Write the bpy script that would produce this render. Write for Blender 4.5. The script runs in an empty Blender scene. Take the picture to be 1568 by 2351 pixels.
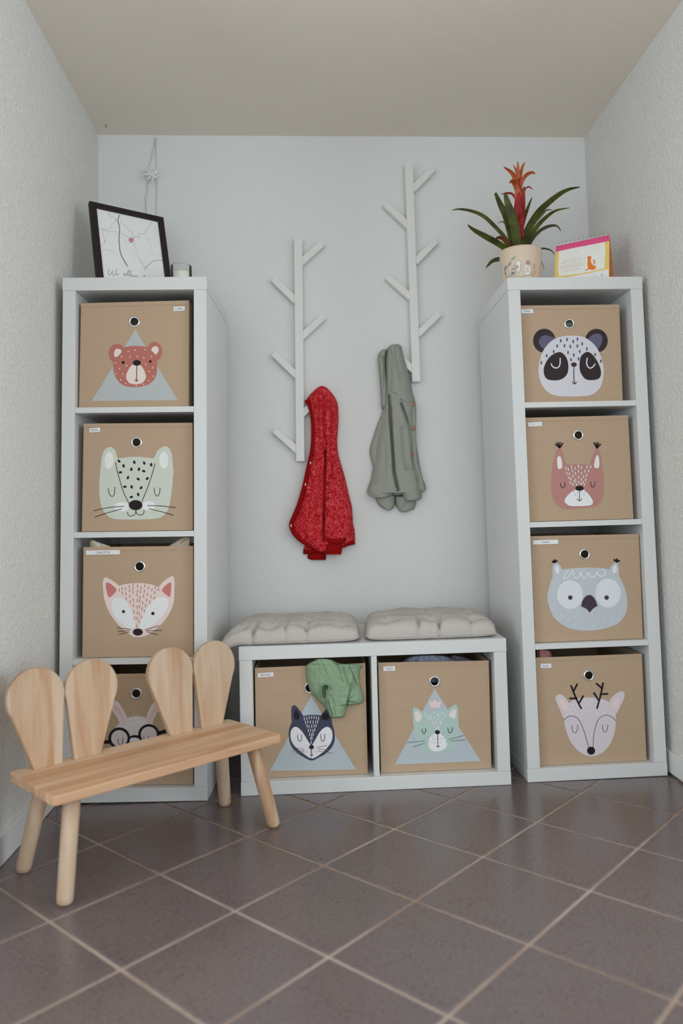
import bpy, math, random
from mathutils import Matrix, Vector, noise as mnoise

random.seed(7)
sc = bpy.context.scene
col = sc.collection

# ---------------------------------------------------------------- camera
FPX, CXP, CYP = 1750.7, 812.64, 1092.76
CAM = Vector((0.20699, -2.61159, 0.76248))
YAW, PITCH, ROLL = -0.0600876, 0.0585179, 0.0250020
CR = (Matrix.Rotation(YAW, 3, 'Z') @ Matrix.Rotation(PITCH, 3, 'X') @ Matrix.Rotation(ROLL, 3, 'Y'))
cam_data = bpy.data.cameras.new('camera')
cam = bpy.data.objects.new('camera', cam_data)
col.objects.link(cam)
cx_, cy_, cz_ = CR.col[0], CR.col[2], -CR.col[1]
cam.matrix_world = Matrix(((cx_[0], cy_[0], cz_[0], CAM[0]), (cx_[1], cy_[1], cz_[1], CAM[1]),
                           (cx_[2], cy_[2], cz_[2], CAM[2]), (0, 0, 0, 1)))
cam_data.sensor_fit = 'VERTICAL'
cam_data.sensor_height = 36.0
cam_data.sensor_width = 24.0
cam_data.lens = 36.0 * FPX / 2351.0
cam_data.shift_x = -(CXP - 784.0) / 2351.0
cam_data.shift_y = (CYP - 1175.5) / 2351.0
cam_data.clip_start = 0.05
cam_data.dof.use_dof = True
cam_data.dof.focus_distance = 2.24
cam_data.dof.aperture_fstop = 1.8
sc.camera = cam

# ---------------------------------------------------------------- world, added daylight, exposure
w = bpy.data.worlds.new('world')
sc.world = w
w.use_nodes = True
w.node_tree.nodes['Background'].inputs[0].default_value = (0.80, 0.90, 1.0, 1)
w.node_tree.nodes['Background'].inputs[1].default_value = 0.6
def added_window_light(name, loc, rot, sx, sy, energy, color):  # area lamps of invented daylight at unseen openings
    ld = bpy.data.lights.new(name, 'AREA')
    ld.shape = 'RECTANGLE'
    ld.size, ld.size_y = sx, sy
    ld.energy = energy
    ld.color = color
    lo = bpy.data.objects.new(name, ld)
    col.objects.link(lo)
    lo.location = loc
    lo.rotation_euler = tuple(math.radians(r) for r in rot)
DAY = (0.885, 1.0, 1.085)
added_window_light('added_daylight_rear', (0.35, -4.28, 1.25), (90, 0, 0), 4.5, 1.55, 35.5, DAY)  # unseen rear glazing and its lamp, invented to supply daylight
added_window_light('added_daylight_left', (-2.28, -2.55, 1.05), (90, 0, -90), 2.1, 1.8, 43.0, DAY)  # side lamp added to brighten the niche walls, no source seen
added_window_light('added_daylight_right', (2.98, -2.55, 1.05), (90, 0, 90), 2.1, 1.8, 43.0, DAY)  # added lamp opposite, evens out the light in the niche
sc.view_settings.view_transform = 'Standard'
sc.view_settings.look = 'None'
sc.view_settings.exposure = 0.0
sc.view_settings.gamma = 1.0
sc.view_settings.use_curve_mapping = False

# ---------------------------------------------------------------- pixel to place helpers
def ray(px, py):
    return CR @ Vector(((px - CXP) / FPX, 1.0, -(py - CYP) / FPX))
def on_y(px, py, y):
    d = ray(px, py); return CAM + d * ((y - CAM.y) / d.y)
def on_z(px, py, z):
    d = ray(px, py); return CAM + d * ((z - CAM.z) / d.z)
def on_plane(px, py, p0, n):
    d = ray(px, py); return CAM + d * ((p0 - CAM).dot(n) / d.dot(n))

# ---------------------------------------------------------------- materials
def lin(c):
    c = c / 255.0
    return c / 12.92 if c <= 0.04045 else ((c + 0.055) / 1.055) ** 2.4
WHITE = (192.0, 196.0, 195.0)
def alb(rgb, k=0.80):
    return tuple(min(0.9, max(0.003, k * lin(a) / lin(b))) for a, b in zip(rgb, WHITE)) + (1.0,)
MATS = {}
def base_mat(name, color, rough=0.5, spec=0.5):
    m = bpy.data.materials.new(name)
    m.use_nodes = True
    b = m.node_tree.nodes['Principled BSDF']
    b.inputs['Base Color'].default_value = color
    b.inputs['Roughness'].default_value = rough
    b.inputs['Specular IOR Level'].default_value = spec
    MATS[name] = m
    return m, m.node_tree, b
def flat(name, rgb, rough=0.6, spec=0.4):
    return base_mat(name, alb(rgb), rough, spec)[0]
def ink(rgb):
    k = 'ink_%d_%d_%d' % tuple(rgb)
    return MATS.get(k) or flat(k, rgb, 0.7, 0.25)
def coords(nt, scale, kind='Object'):
    tc = nt.nodes.new('ShaderNodeTexCoord'); mp = nt.nodes.new('ShaderNodeMapping')
    mp.inputs['Scale'].default_value = scale
    nt.links.new(tc.outputs[kind], mp.inputs['Vector'])
    return mp.outputs['Vector']
def noise_node(nt, vec, scale, detail=4.0, rough=0.55, dist=0.0):
    n = nt.nodes.new('ShaderNodeTexNoise')
    n.inputs['Scale'].default_value = scale; n.inputs['Detail'].default_value = detail
    n.inputs['Roughness'].default_value = rough; n.inputs['Distortion'].default_value = dist
    nt.links.new(vec, n.inputs['Vector'])
    return n.outputs['Fac']
def ramp(nt, fac, stops):
    r = nt.nodes.new('ShaderNodeValToRGB')
    e = r.color_ramp.elements
    e[0].position, e[0].color = stops[0]
    e[1].position, e[1].color = stops[-1]
    for p, c in stops[1:-1]:
        x = e.new(p); x.color = c
    nt.links.new(fac, r.inputs['Fac'])
    return r.outputs['Color']
def bump(nt, b, height, strength, dist, prev=None):
    n = nt.nodes.new('ShaderNodeBump')
    n.inputs['Strength'].default_value = strength; n.inputs['Distance'].default_value = dist
    nt.links.new(height, n.inputs['Height'])
    if prev is not None: nt.links.new(prev, n.inputs['Normal'])
    nt.links.new(n.outputs['Normal'], b.inputs['Normal'])
    return n.outputs['Normal']

def plaster(name, color, s, strength, dist):
    m, nt, b = base_mat(name, color, 0.85, 0.2)
    v = coords(nt, (1, 1, 1), 'Object')
    f = noise_node(nt, v, s, 5.0, 0.6, 0.4)
    g = noise_node(nt, v, s * 0.16, 2.0, 0.5)
    n1 = bump(nt, b, f, strength, dist)
    bump(nt, b, g, 0.10, 0.004, n1)
    nt.links.new(ramp(nt, g, [(0.3, tuple(c * 0.99 for c in color[:3]) + (1,)), (0.7, color)]), b.inputs['Base Color'])
    return m
plaster('plaster_back', (0.86, 0.865, 0.845, 1), 150.0, 0.5, 0.004)
plaster('plaster_side', (0.85, 0.83, 0.785, 1), 95.0, 0.95, 0.008)
plaster('plaster_ceiling', (0.90, 0.815, 0.71, 1), 60.0, 0.18, 0.003)
base_mat('white_laminate', (0.75, 0.755, 0.74, 1), 0.38, 0.45)
base_mat('white_paint', (0.80, 0.80, 0.78, 1), 0.4, 0.4)
base_mat('rack_paint', (0.86, 0.85, 0.81, 1), 0.45, 0.35)

def tile_material():
    m, nt, b = base_mat('floor_tile', (0.1, 0.08, 0.075, 1), 0.34, 0.75)
    v = coords(nt, (1, 1, 1))
    f = noise_node(nt, coords(nt, (330, 105, 100)), 1.0, 3.0, 0.65)
    f2 = noise_node(nt, coords(nt, (105, 330, 100)), 1.0, 3.0, 0.65)
    g = noise_node(nt, v, 9.0, 3.0, 0.6)
    mx = nt.nodes.new('ShaderNodeMath'); mx.operation = 'ADD'
    nt.links.new(f, mx.inputs[0]); nt.links.new(f2, mx.inputs[1])
    mg = nt.nodes.new('ShaderNodeMath'); mg.operation = 'MULTIPLY_ADD'
    nt.links.new(g, mg.inputs[0]); mg.inputs[1].default_value = 0.35
    nt.links.new(mx.outputs[0], mg.inputs[2])
    c = ramp(nt, mg.outputs[0], [(0.72, (0.016, 0.008, 0.008, 1)), (1.0, (0.058, 0.037, 0.036, 1)), (1.0, (0.20, 0.155, 0.152, 1))])
    r = nt.nodes[-1]
    r.color_ramp.elements[0].position = 0.55
    r.color_ramp.elements[1].position = 0.78
    sc_ = nt.nodes.new('ShaderNodeMath'); sc_.operation = 'MULTIPLY'; sc_.inputs[1].default_value = 0.66
    nt.links.new(mg.outputs[0], sc_.inputs[0]); nt.links.new(sc_.outputs[0], r.inputs['Fac'])
    nt.links.new(c, b.inputs['Base Color'])
    bump(nt, b, mx.outputs[0], 0.12, 0.0012)
    rr = nt.nodes.new('ShaderNodeMapRange')
    rr.inputs['To Min'].default_value = 0.17; rr.inputs['To Max'].default_value = 0.30
    nt.links.new(g, rr.inputs['Value']); nt.links.new(rr.outputs['Result'], b.inputs['Roughness'])
tile_material()
def grout_material():
    m, nt, b = base_mat('grout', alb((168, 150, 132)), 0.85, 0.2)
    g = noise_node(nt, coords(nt, (1, 1, 1)), 3.5, 4.0, 0.6)
    nt.links.new(ramp(nt, g, [(0.3, alb((126, 104, 88))), (0.68, alb((162, 153, 143)))]), b.inputs['Base Color'])
grout_material()

def fabric(name, rgb, rgb2, s=600.0, strength=0.25, rough=0.9, wr=0.0):
    m, nt, b = base_mat(name, alb(rgb), rough, 0.15)
    v = coords(nt, (1, 1, 1))
    f = noise_node(nt, v, s, 2.0, 0.6)
    nt.links.new(ramp(nt, f, [(0.35, alb(rgb)), (0.65, alb(rgb2))]), b.inputs['Base Color'])
    n1 = bump(nt, b, f, strength, 0.0015)
    if wr:
        g = noise_node(nt, coords(nt, (1.0, 1.0, 2.0)), 9.0, 3.0, 0.5, 1.2)
        bump(nt, b, g, wr, 0.02, n1)
    return m
fabric('box_fabric', (158, 138, 114), (164, 144, 120), 700.0, 0.15, 0.85, 0.16)
fabric('box_hem', (158, 138, 114), (164, 144, 120), 700.0, 0.15, 0.85)
fabric('cushion_linen', (162, 159, 152), (174, 171, 165), 900.0, 0.3, 0.9)
fabric('sage_fleece', (132, 137, 127), (142, 147, 137), 500.0, 0.35, 0.95)
fabric('green_jersey', (116, 140, 112), (128, 152, 124), 700.0, 0.2, 0.9)
fabric('rib_red', (118, 0, 4), (136, 2, 8), 900.0, 0.3, 0.85)
fabric('blue_fleece', (110, 122, 136), (165, 174, 184), 160.0, 0.6, 0.95)
fabric('mauve_cotton', (104, 98, 112), (124, 118, 132), 500.0, 0.2, 0.9)
fabric('cream_cotton', (196, 184, 162), (206, 196, 176), 500.0, 0.2, 0.9)
def red_marl():
    m, nt, b = base_mat('red_marl', alb((170, 30, 40)), 0.92, 0.12)
    v = coords(nt, (1.0, 1.0, 0.8))
    f = noise_node(nt, v, 120.0, 5.0, 0.72, 1.5)
    nt.links.new(ramp(nt, f, [(0.38, alb((140, 4, 16))), (0.50, alb((172, 30, 40))), (0.64, alb((204, 96, 94)))]), b.inputs['Base Color'])
    bump(nt, b, f, 0.4, 0.002)
red_marl()
def pink_rib():
    m, nt, b = base_mat('pink_knit', alb((176, 120, 122)), 0.92, 0.12)
    wv = nt.nodes.new('ShaderNodeTexWave'); wv.inputs['Scale'].default_value = 70.0
    wv.inputs['Distortion'].default_value = 1.5
    nt.links.new(coords(nt, (1, 0.2, 0.35)), wv.inputs['Vector'])
    nt.links.new(ramp(nt, wv.outputs['Fac'], [(0.2, alb((120, 70, 76))), (0.8, alb((190, 138, 138)))]), b.inputs['Base Color'])
    bump(nt, b, wv.outputs['Fac'], 0.6, 0.002)
pink_rib()
def wood(name, axis, dark, mid, light):
    m, nt, b = base_mat(name, alb(mid), 0.5, 0.35)
    st = {'X': (1.2, 16, 16), 'Z': (16, 16, 1.2)}[axis]
    fine = {'X': (3.5, 130, 130), 'Z': (130, 130, 3.5)}[axis]
    tc = nt.nodes.new('ShaderNodeTexCoord'); oi = nt.nodes.new('ShaderNodeObjectInfo')
    ad = nt.nodes.new('ShaderNodeVectorMath'); ad.operation = 'ADD'
    cb = nt.nodes.new('ShaderNodeCombineXYZ')
    ml = nt.nodes.new('ShaderNodeMath'); ml.operation = 'MULTIPLY'; ml.inputs[1].default_value = 3.7
    nt.links.new(oi.outputs['Random'], ml.inputs[0])
    for i in range(3): nt.links.new(ml.outputs[0], cb.inputs[i])
    nt.links.new(tc.outputs['Object'], ad.inputs[0]); nt.links.new(cb.outputs[0], ad.inputs[1])
    def mapped(s):
        mp = nt.nodes.new('ShaderNodeMapping'); mp.inputs['Scale'].default_value = s
        nt.links.new(ad.outputs[0], mp.inputs['Vector']); return mp.outputs['Vector']
    a = noise_node(nt, mapped(st), 1.6, 3.0, 0.5, 0.9)
    f = noise_node(nt, mapped(fine), 1.0, 3.0, 0.6)
    # glued staves: a colour step per strip
    sp = nt.nodes.new('ShaderNodeSeparateXYZ'); nt.links.new(ad.outputs[0], sp.inputs[0])
    dv = nt.nodes.new('ShaderNodeMath'); dv.operation = 'MULTIPLY'; dv.inputs[1].default_value = 1 / 0.046
    nt.links.new(sp.outputs['Y' if axis == 'X' else 'X'], dv.inputs[0])
    fl = nt.nodes.new('ShaderNodeMath'); fl.operation = 'FLOOR'; nt.links.new(dv.outputs[0], fl.inputs[0])
    wn = nt.nodes.new('ShaderNodeTexWhiteNoise'); wn.noise_dimensions = '1D'
    nt.links.new(fl.outputs[0], wn.inputs['W'])
    m1 = nt.nodes.new('ShaderNodeMath'); m1.operation = 'MULTIPLY_ADD'; m1.inputs[1].default_value = 0.34
    nt.links.new(wn.outputs['Value'], m1.inputs[0]); nt.links.new(a, m1.inputs[2])
    m2 = nt.nodes.new('ShaderNodeMath'); m2.operation = 'MULTIPLY_ADD'; m2.inputs[1].default_value = 0.30
    nt.links.new(f, m2.inputs[0]); nt.links.new(m1.outputs[0], m2.inputs[2])
    nt.links.new(ramp(nt, m2.outputs[0], [(0.48, alb(dark)), (0.78, alb(mid)), (1.0, alb(light))]), b.inputs['Base Color'])
    bump(nt, b, f, 0.08, 0.0008)
wood('wood_along', 'X', (160, 122, 90), (180, 148, 117), (192, 167, 140))
wood('wood_up', 'Z', (150, 114, 82), (164, 140, 113), (172, 153, 130))
def chrome():
    m, nt, b = base_mat('chrome', (0.78, 0.80, 0.80, 1), 0.22, 0.5)
    b.inputs['Metallic'].default_value = 1.0
chrome()
def glass():
    m, nt, b = base_mat('clear_glass', (0.9, 0.95, 0.93, 1), 0.05, 0.5)
    tr = nt.nodes.new('ShaderNodeBsdfTransparent'); gl = nt.nodes.new('ShaderNodeBsdfGlossy')
    gl.inputs['Roughness'].default_value = 0.03
    lw = nt.nodes.new('ShaderNodeLayerWeight'); lw.inputs['Blend'].default_value = 0.22
    mx = nt.nodes.new('ShaderNodeMixShader')
    nt.links.new(lw.outputs['Fresnel'], mx.inputs[0]); nt.links.new(tr.outputs[0], mx.inputs[1]); nt.links.new(gl.outputs[0], mx.inputs[2])
    nt.links.new(mx.outputs[0], nt.nodes['Material Output'].inputs['Surface'])
glass()
flat('frame_black', (26, 17, 18), 0.55)
flat('sticker', (212, 216, 216), 0.45)
flat('lettering', (88, 84, 86), 0.7)
flat('lettering_glare', (176, 178, 180), 0.7)  # pale because glare on the sticker is put into the ink colour
flat('paper', (206, 208, 211), 0.5)
flat('star_paper', (206, 208, 212), 0.7)
flat('twine', (176, 168, 148), 0.9)
flat('wax', (208, 204, 190), 0.5)
flat('button_wood', (148, 106, 82), 0.5)
flat('snap_white', (225, 205, 200), 0.4)
flat('pot_glaze', (192, 178, 156), 0.45)
flat('soil', (70, 52, 40), 0.95)
flat('cream_card', (206, 206, 198), 0.6)
flat('dark_speck', (60, 50, 45), 0.8)
flat('lint', (178, 176, 170), 0.8)

def leaf_mat(name, a, b_, tip=None):
    m, nt, b = base_mat(name, alb(a), 0.5, 0.3)
    f = noise_node(nt, coords(nt, (1, 1, 1)), 26.0, 3.0, 0.6)
    nt.links.new(ramp(nt, f, [(0.35, alb(a)), (0.7, alb(b_))]), b.inputs['Base Color'])
leaf_mat('leaf_green', (36, 42, 2), (70, 78, 10))
leaf_mat('leaf_dark', (32, 38, 8), (58, 60, 18))
leaf_mat('leaf_brown', (66, 44, 14), (96, 56, 26))
leaf_mat('leaf_olive', (96, 100, 66), (130, 128, 96))
leaf_mat('bract_red', (112, 2, 6), (150, 40, 40))
leaf_mat('bract_orange', (132, 54, 18), (172, 88, 44))
leaf_mat('bract_salmon', (150, 70, 44), (178, 106, 76))

# ---------------------------------------------------------------- object helpers
def link(name, me, parent=None, matrix=None):
    o = bpy.data.objects.new(name, me)
    col.objects.link(o)
    if parent is not None: o.parent = parent
    if matrix is not None: o.matrix_local = matrix
    return o
def mesh(name, vs, fs, mats, parent=None, smooth=False, idx=None, matrix=None, bevel=0.0):
    me = bpy.data.meshes.new(name)
    me.from_pydata([tuple(v) for v in vs], [], fs)
    if not isinstance(mats, (list, tuple)): mats = [mats]
    for m in mats: me.materials.append(MATS[m] if isinstance(m, str) else m)
    if idx: me.polygons.foreach_set('material_index', idx)
    if smooth: me.polygons.foreach_set('use_smooth', [True] * len(me.polygons))
    me.update()
    o = link(name, me, parent, matrix)
    if bevel:
        md = o.modifiers.new('bevel', 'BEVEL'); md.width = bevel; md.segments = 2; md.limit_method = 'ANGLE'
    return o
def thing(name, label, cat, matrix=None, group=None):
    o = bpy.data.objects.new(name, None)
    o.empty_display_size = 0.05
    col.objects.link(o)
    if matrix is not None: o.matrix_world = matrix
    return tag(o, label, cat, group)
def tag(o, label, cat=None, group=None, kind=None):
    if label: o['label'] = label
    if cat: o['category'] = cat
    if group: o['group'] = group
    if kind: o['kind'] = kind
    return o
def box_geo(x0, x1, y0, y1, z0, z1):
    v = [(x0, y0, z0), (x1, y0, z0), (x1, y1, z0), (x0, y1, z0), (x0, y0, z1), (x1, y0, z1), (x1, y1, z1), (x0, y1, z1)]
    f = [(0, 3, 2, 1), (4, 5, 6, 7), (0, 1, 5, 4), (1, 2, 6, 5), (2, 3, 7, 6), (3, 0, 4, 7)]
    return v, f
def boxo(name, b, mat, parent=None, bevel=0.0012, matrix=None):
    v, f = box_geo(*b)
    return mesh(name, v, f, mat, parent, bevel=bevel, matrix=matrix)
def catmull(pts, n=6, closed=False):
    out = []
    N = len(pts)
    P = [Vector(p) for p in pts]
    rng = N if closed else N - 1
    for i in range(rng):
        if closed:
            a, b, c, d = P[(i - 1) % N], P[i], P[(i + 1) % N], P[(i + 2) % N]
        else:
            a, b, c, d = P[max(i - 1, 0)], P[i], P[i + 1], P[min(i + 2, N - 1)]
        for k in range(n):
            t = k / n
            out.append(0.5 * ((2 * b) + (c - a) * t + (2 * a - 5 * b + 4 * c - d) * t * t + (3 * b - a - 3 * c + d) * t ** 3))
    if not closed: out.append(P[-1])
    return out
def tube_geo(pts, radii, seg=8, cap=True):
    pts = [Vector(p) for p in pts]
    vs, fs = [], []
    n = len(pts)
    if not isinstance(radii, (list, tuple)): radii = [radii] * n
    t0 = (pts[1] - pts[0]).normalized()
    nrm = t0.orthogonal().normalized()
    for i, p in enumerate(pts):
        t = (pts[min(i + 1, n - 1)] - pts[max(i - 1, 0)]).normalized()
        nrm = (nrm - t * nrm.dot(t)).normalized()
        bi = t.cross(nrm)
        for k in range(seg):
            a = 2 * math.pi * k / seg
            vs.append(p + (nrm * math.cos(a) + bi * math.sin(a)) * radii[i])
    for i in range(n - 1):
        for k in range(seg):
            k2 = (k + 1) % seg
            fs.append((i * seg + k, i * seg + k2, (i + 1) * seg + k2, (i + 1) * seg + k))
    if cap:
        fs.append(tuple(range(seg))[::-1]); fs.append(tuple(range((n - 1) * seg, n * seg)))
    return vs, fs
def lathe_geo(prof, seg=48, c=(0, 0, 0)):
    vs, fs = [], []
    for r, z in prof:
        for k in range(seg):
            a = 2 * math.pi * k / seg
            vs.append((c[0] + r * math.cos(a), c[1] + r * math.sin(a), c[2] + z))
    for i in range(len(prof) - 1):
        for k in range(seg):
            k2 = (k + 1) % seg
            fs.append((i * seg + k, i * seg + k2, (i + 1) * seg + k2, (i + 1) * seg + k))
    return vs, fs
def text_mesh(name, s, to_world, x0, y0, h, mat, parent, inv, fit=None, bold=0.0, rot=0.0):
    """flat lettering; (x0,y0) is the middle, cap height h; to_world maps plane coords to a point"""
    cu = bpy.data.curves.new('txt', 'FONT')
    cu.body = s; cu.size = 1.0; cu.resolution_u = 3; cu.offset = bold
    o = bpy.data.objects.new('txt', cu); col.objects.link(o)
    bpy.context.view_layer.update()
    me = bpy.data.meshes.new_from_object(o.evaluated_get(bpy.context.evaluated_depsgraph_get()))
    bpy.data.objects.remove(o); bpy.data.curves.remove(cu)
    me.name = name
    xs = [v.co.x for v in me.vertices]; ys = [v.co.y for v in me.vertices]
    mx, my = (min(xs) + max(xs)) / 2, 0.35
    k = h / 0.70
    kx = k if not fit else fit / max(1e-6, max(xs) - min(xs))
    cr, sr = math.cos(rot), math.sin(rot)
    for v in me.vertices:
        a, b = (v.co.x - mx) * kx, (v.co.y - my) * k
        v.co = inv @ to_world(x0 + a * cr - b * sr, y0 + a * sr + b * cr)
    me.materials.clear(); me.materials.append(MATS[mat])
    return link(name, me, parent)

# flat print built from shapes given in the pixels of one crop
class Print:
    def __init__(self, ox, oy, s, proj, step=0.00012, base=0.0004):
        self.o, self.s, self.proj, self.step, self.base = (ox, oy), s, proj, step, base
        self.vs, self.fs, self.idx, self.mats, self.k = [], [], [], [], 0
    def pix(self, p): return (self.o[0] + p[0] / self.s, self.o[1] + p[1] / self.s)
    def mi(self, rgb):
        m = ink(rgb)
        if m not in self.mats: self.mats.append(m)
        return self.mats.index(m)
    def face(self, pts, rgb):
        off = self.base + self.step * self.k
        i0 = len(self.vs)
        for p in pts: self.vs.append(self.proj(*self.pix(p), off))
        self.fs.append(tuple(range(i0, i0 + len(pts)))); self.idx.append(self.mi(rgb))
    def poly(self, rgb, pts): self.k += 1; self.face(pts, rgb)
    def blob(self, rgb, *shapes):
        self.k += 1
        for pts in shapes: self.face([tuple(p) for p in catmull(pts, 5, True)], rgb)
    def ell(self, rgb, *es):
        self.k += 1
        for e in es:
            cx, cy, rx = e[0], e[1], e[2]
            ry = e[3] if len(e) > 3 else rx
            a = math.radians(e[4]) if len(e) > 4 else 0
            n = 28 if max(rx, ry) > 14 else 12
            self.face([(cx + rx * math.cos(t) * math.cos(a) - ry * math.sin(t) * math.sin(a),
                        cy + rx * math.cos(t) * math.sin(a) + ry * math.sin(t) * math.cos(a))
                       for t in [2 * math.pi * i / n for i in range(n)]], rgb)
    def line(self, rgb, wd, *lines, smooth=True):
        self.k += 1
        for pts in lines:
            p = catmull(pts, 5) if smooth and len(pts) > 2 else [Vector(q) for q in pts]
            L, R = [], []
            for i, q in enumerate(p):
                t = (p[min(i + 1, len(p) - 1)] - p[max(i - 1, 0)])
                t = t.normalized() if t.length > 1e-9 else Vector((1, 0))
                nn = Vector((-t.y, t.x)) * wd / 2
                L.append(q + nn); R.append(q - nn)
            for i in range(len(p) - 1):
                self.face([tuple(L[i]), tuple(L[i + 1]), tuple(R[i + 1]), tuple(R[i])], rgb)
            for q in (p[0], p[-1]):
                self.face([(q.x + wd / 2 * math.cos(t), q.y + wd / 2 * math.sin(t)) for t in [math.pi * i / 5 for i in range(10)]], rgb)
    def ring(self, rgb, cx, cy, r0, r1):
        self.k += 1
        for i in range(36):
            a, b = 2 * math.pi * i / 36, 2 * math.pi * (i + 1) / 36
            self.face([(cx + r1 * math.cos(a), cy + r1 * math.sin(a)), (cx + r1 * math.cos(b), cy + r1 * math.sin(b)),
                       (cx + r0 * math.cos(b), cy + r0 * math.sin(b)), (cx + r0 * math.cos(a), cy + r0 * math.sin(a))], rgb)
    def dashes(self, rgb, wd, ln, pts, aim=None):
        self.k += 1
        kk = self.k
        for p in pts:
            d = Vector((0, 1)) if aim is None else (Vector(aim) - Vector(p)).normalized()
            q = Vector(p)
            self.k = kk - 1
            self.line(rgb, wd, [tuple(q - d * ln / 2), tuple(q + d * ln / 2)], smooth=False)
        self.k = kk
    def build(self, name, parent, inv):
        return mesh(name, [inv @ v for v in self.vs], self.fs, self.mats, parent, idx=self.idx)

# ================================================================ the room
YW = 0.05
ZC = 2.143
XL0, XL1 = -0.5126, -0.506      # left wall at floor / at ceiling
XR0, XR1 = 1.250, 1.2425
YN = -1.15                      # the niche ends here; the wider hall beyond is invented for its daylight
HX0, HX1, YR = -2.3, 3.0, -4.30
def slab(name, pts, out, mat):
    """slab from an inner face outline and a thickness vector"""
    o = Vector(out)
    n = len(pts)
    v = [Vector(p) for p in pts]
    v = v + [p + o for p in v]
    f = [tuple(range(n)), tuple(range(2 * n - 1, n - 1, -1))] + [(i, n + i, n + (i + 1) % n, (i + 1) % n) for i in range(n)]
    return tag(mesh(name, v, f, mat), None, kind='structure')
TOPZ = ZC + .02
slab('wall_back', [(XL0 - .1, YW, -.02), (XR0 + .1, YW, -.02), (XR1 + .1, YW, TOPZ), (XL1 - .1, YW, TOPZ)], (0, .1, 0), 'plaster_back')
slab('wall_left', [(XL0, YW, -.02), (XL0, YN, -.02), (XL1, YN, TOPZ), (XL1, YW, TOPZ)], (-.1, 0, 0), 'plaster_side')
slab('wall_right', [(XR0, YW, -.02), (XR0, YN, -.02), (XR1, YN, TOPZ), (XR1, YW, TOPZ)], (.1, 0, 0), 'plaster_side')
slab('wall_added_hall_back_left', [(HX0, YN, -.02), (XL0 - .1, YN, -.02), (XL1 - .1, YN, TOPZ), (HX0, YN, TOPZ)], (0, .1, 0), 'plaster_side')  # unseen wall of the invented hall
slab('wall_added_hall_back_right', [(XR0 + .1, YN, -.02), (HX1, YN, -.02), (HX1, YN, TOPZ), (XR1 + .1, YN, TOPZ)], (0, .1, 0), 'plaster_side')
def added_window_wall(name, x0, x1, n):
    """side wall of the added hall, with tall glazing invented for daylight"""
    y0, y1, z0, z1 = -3.6, -1.5, 0.15, 1.95
    vs, fs = [], []
    for b in ((x0, x1, YR - .1, y0, -.02, TOPZ), (x0, x1, y1, YN + .1, -.02, TOPZ), (x0, x1, y0, y1, -.02, z0), (x0, x1, y0, y1, z1, TOPZ)):
        v, f = box_geo(*b); fs += [tuple(i + len(vs) for i in q) for q in f]; vs += v
    tag(mesh(name, vs, fs, 'plaster_side'), None, kind='structure')
    xm = (x0 + x1) / 2
    g = tag(mesh('window_%d' % n, *box_geo(xm - .003, xm + .003, y0, y1, z0, z1), 'clear_glass'), None, kind='structure')  # unseen side glazing, added for the light
    vs, fs = [], []
    for b in ((xm - .03, xm + .03, y0, y0 + .05, z0, z1), (xm - .03, xm + .03, y1 - .05, y1, z0, z1), (xm - .03, xm + .03, y0, y1, z0, z0 + .05), (xm - .03, xm + .03, y0, y1, z1 - .05, z1)):
        v, f = box_geo(*b); fs += [tuple(i + len(vs) for i in q) for q in f]; vs += v
    mesh('window_frame', vs, fs, 'white_paint', g)
added_window_wall('wall_added_hall_left', HX0 - .1, HX0, 2)  # unseen hall sides, made up to let daylight in
added_window_wall('wall_added_hall_right', HX1, HX1 + .1, 3)
tag(boxo('ceiling', (HX0 - .1, HX1 + .1, YR - .1, YW + .1, ZC, ZC + .1), 'plaster_ceiling', bevel=0), None, kind='structure')
# unseen rear wall; its wide glazed opening is invented to light the niche
WX0, WX1, WZ0, WZ1 = -1.95, 2.65, 0.45, 2.05
def rear_wall():
    vs, fs = [], []
    for b in ((HX0 - .1, WX0, YR - .1, YR, -.02, TOPZ), (WX1, HX1 + .1, YR - .1, YR, -.02, TOPZ),
              (WX0, WX1, YR - .1, YR, -.02, WZ0), (WX0, WX1, YR - .1, YR, WZ1, TOPZ)):
        v, f = box_geo(*b)
        fs += [tuple(i + len(vs) for i in q) for q in f]; vs += v
    return tag(mesh('wall_front', vs, fs, 'plaster_side'), None, kind='structure')
rear_wall()
wf = tag(mesh('window_1', *box_geo(WX0, WX1, YR - .06, YR - .055, WZ0, WZ1), 'clear_glass'), None, kind='structure')  # rear glazing, invented along with its light
wv, wfc = [], []
for b in ((WX0, WX0 + .05, YR - .08, YR - .03, WZ0, WZ1), (WX1 - .05, WX1, YR - .08, YR - .03, WZ0, WZ1),
          (WX0, WX1, YR - .08, YR - .03, WZ0, WZ0 + .05), (WX0, WX1, YR - .08, YR - .03, WZ1 - .05, WZ1)):
    v, f = box_geo(*b); wfc += [tuple(i + len(wv) for i in q) for q in f]; wv += v
mesh('window_frame', wv, wfc, 'white_paint', wf)

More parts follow.
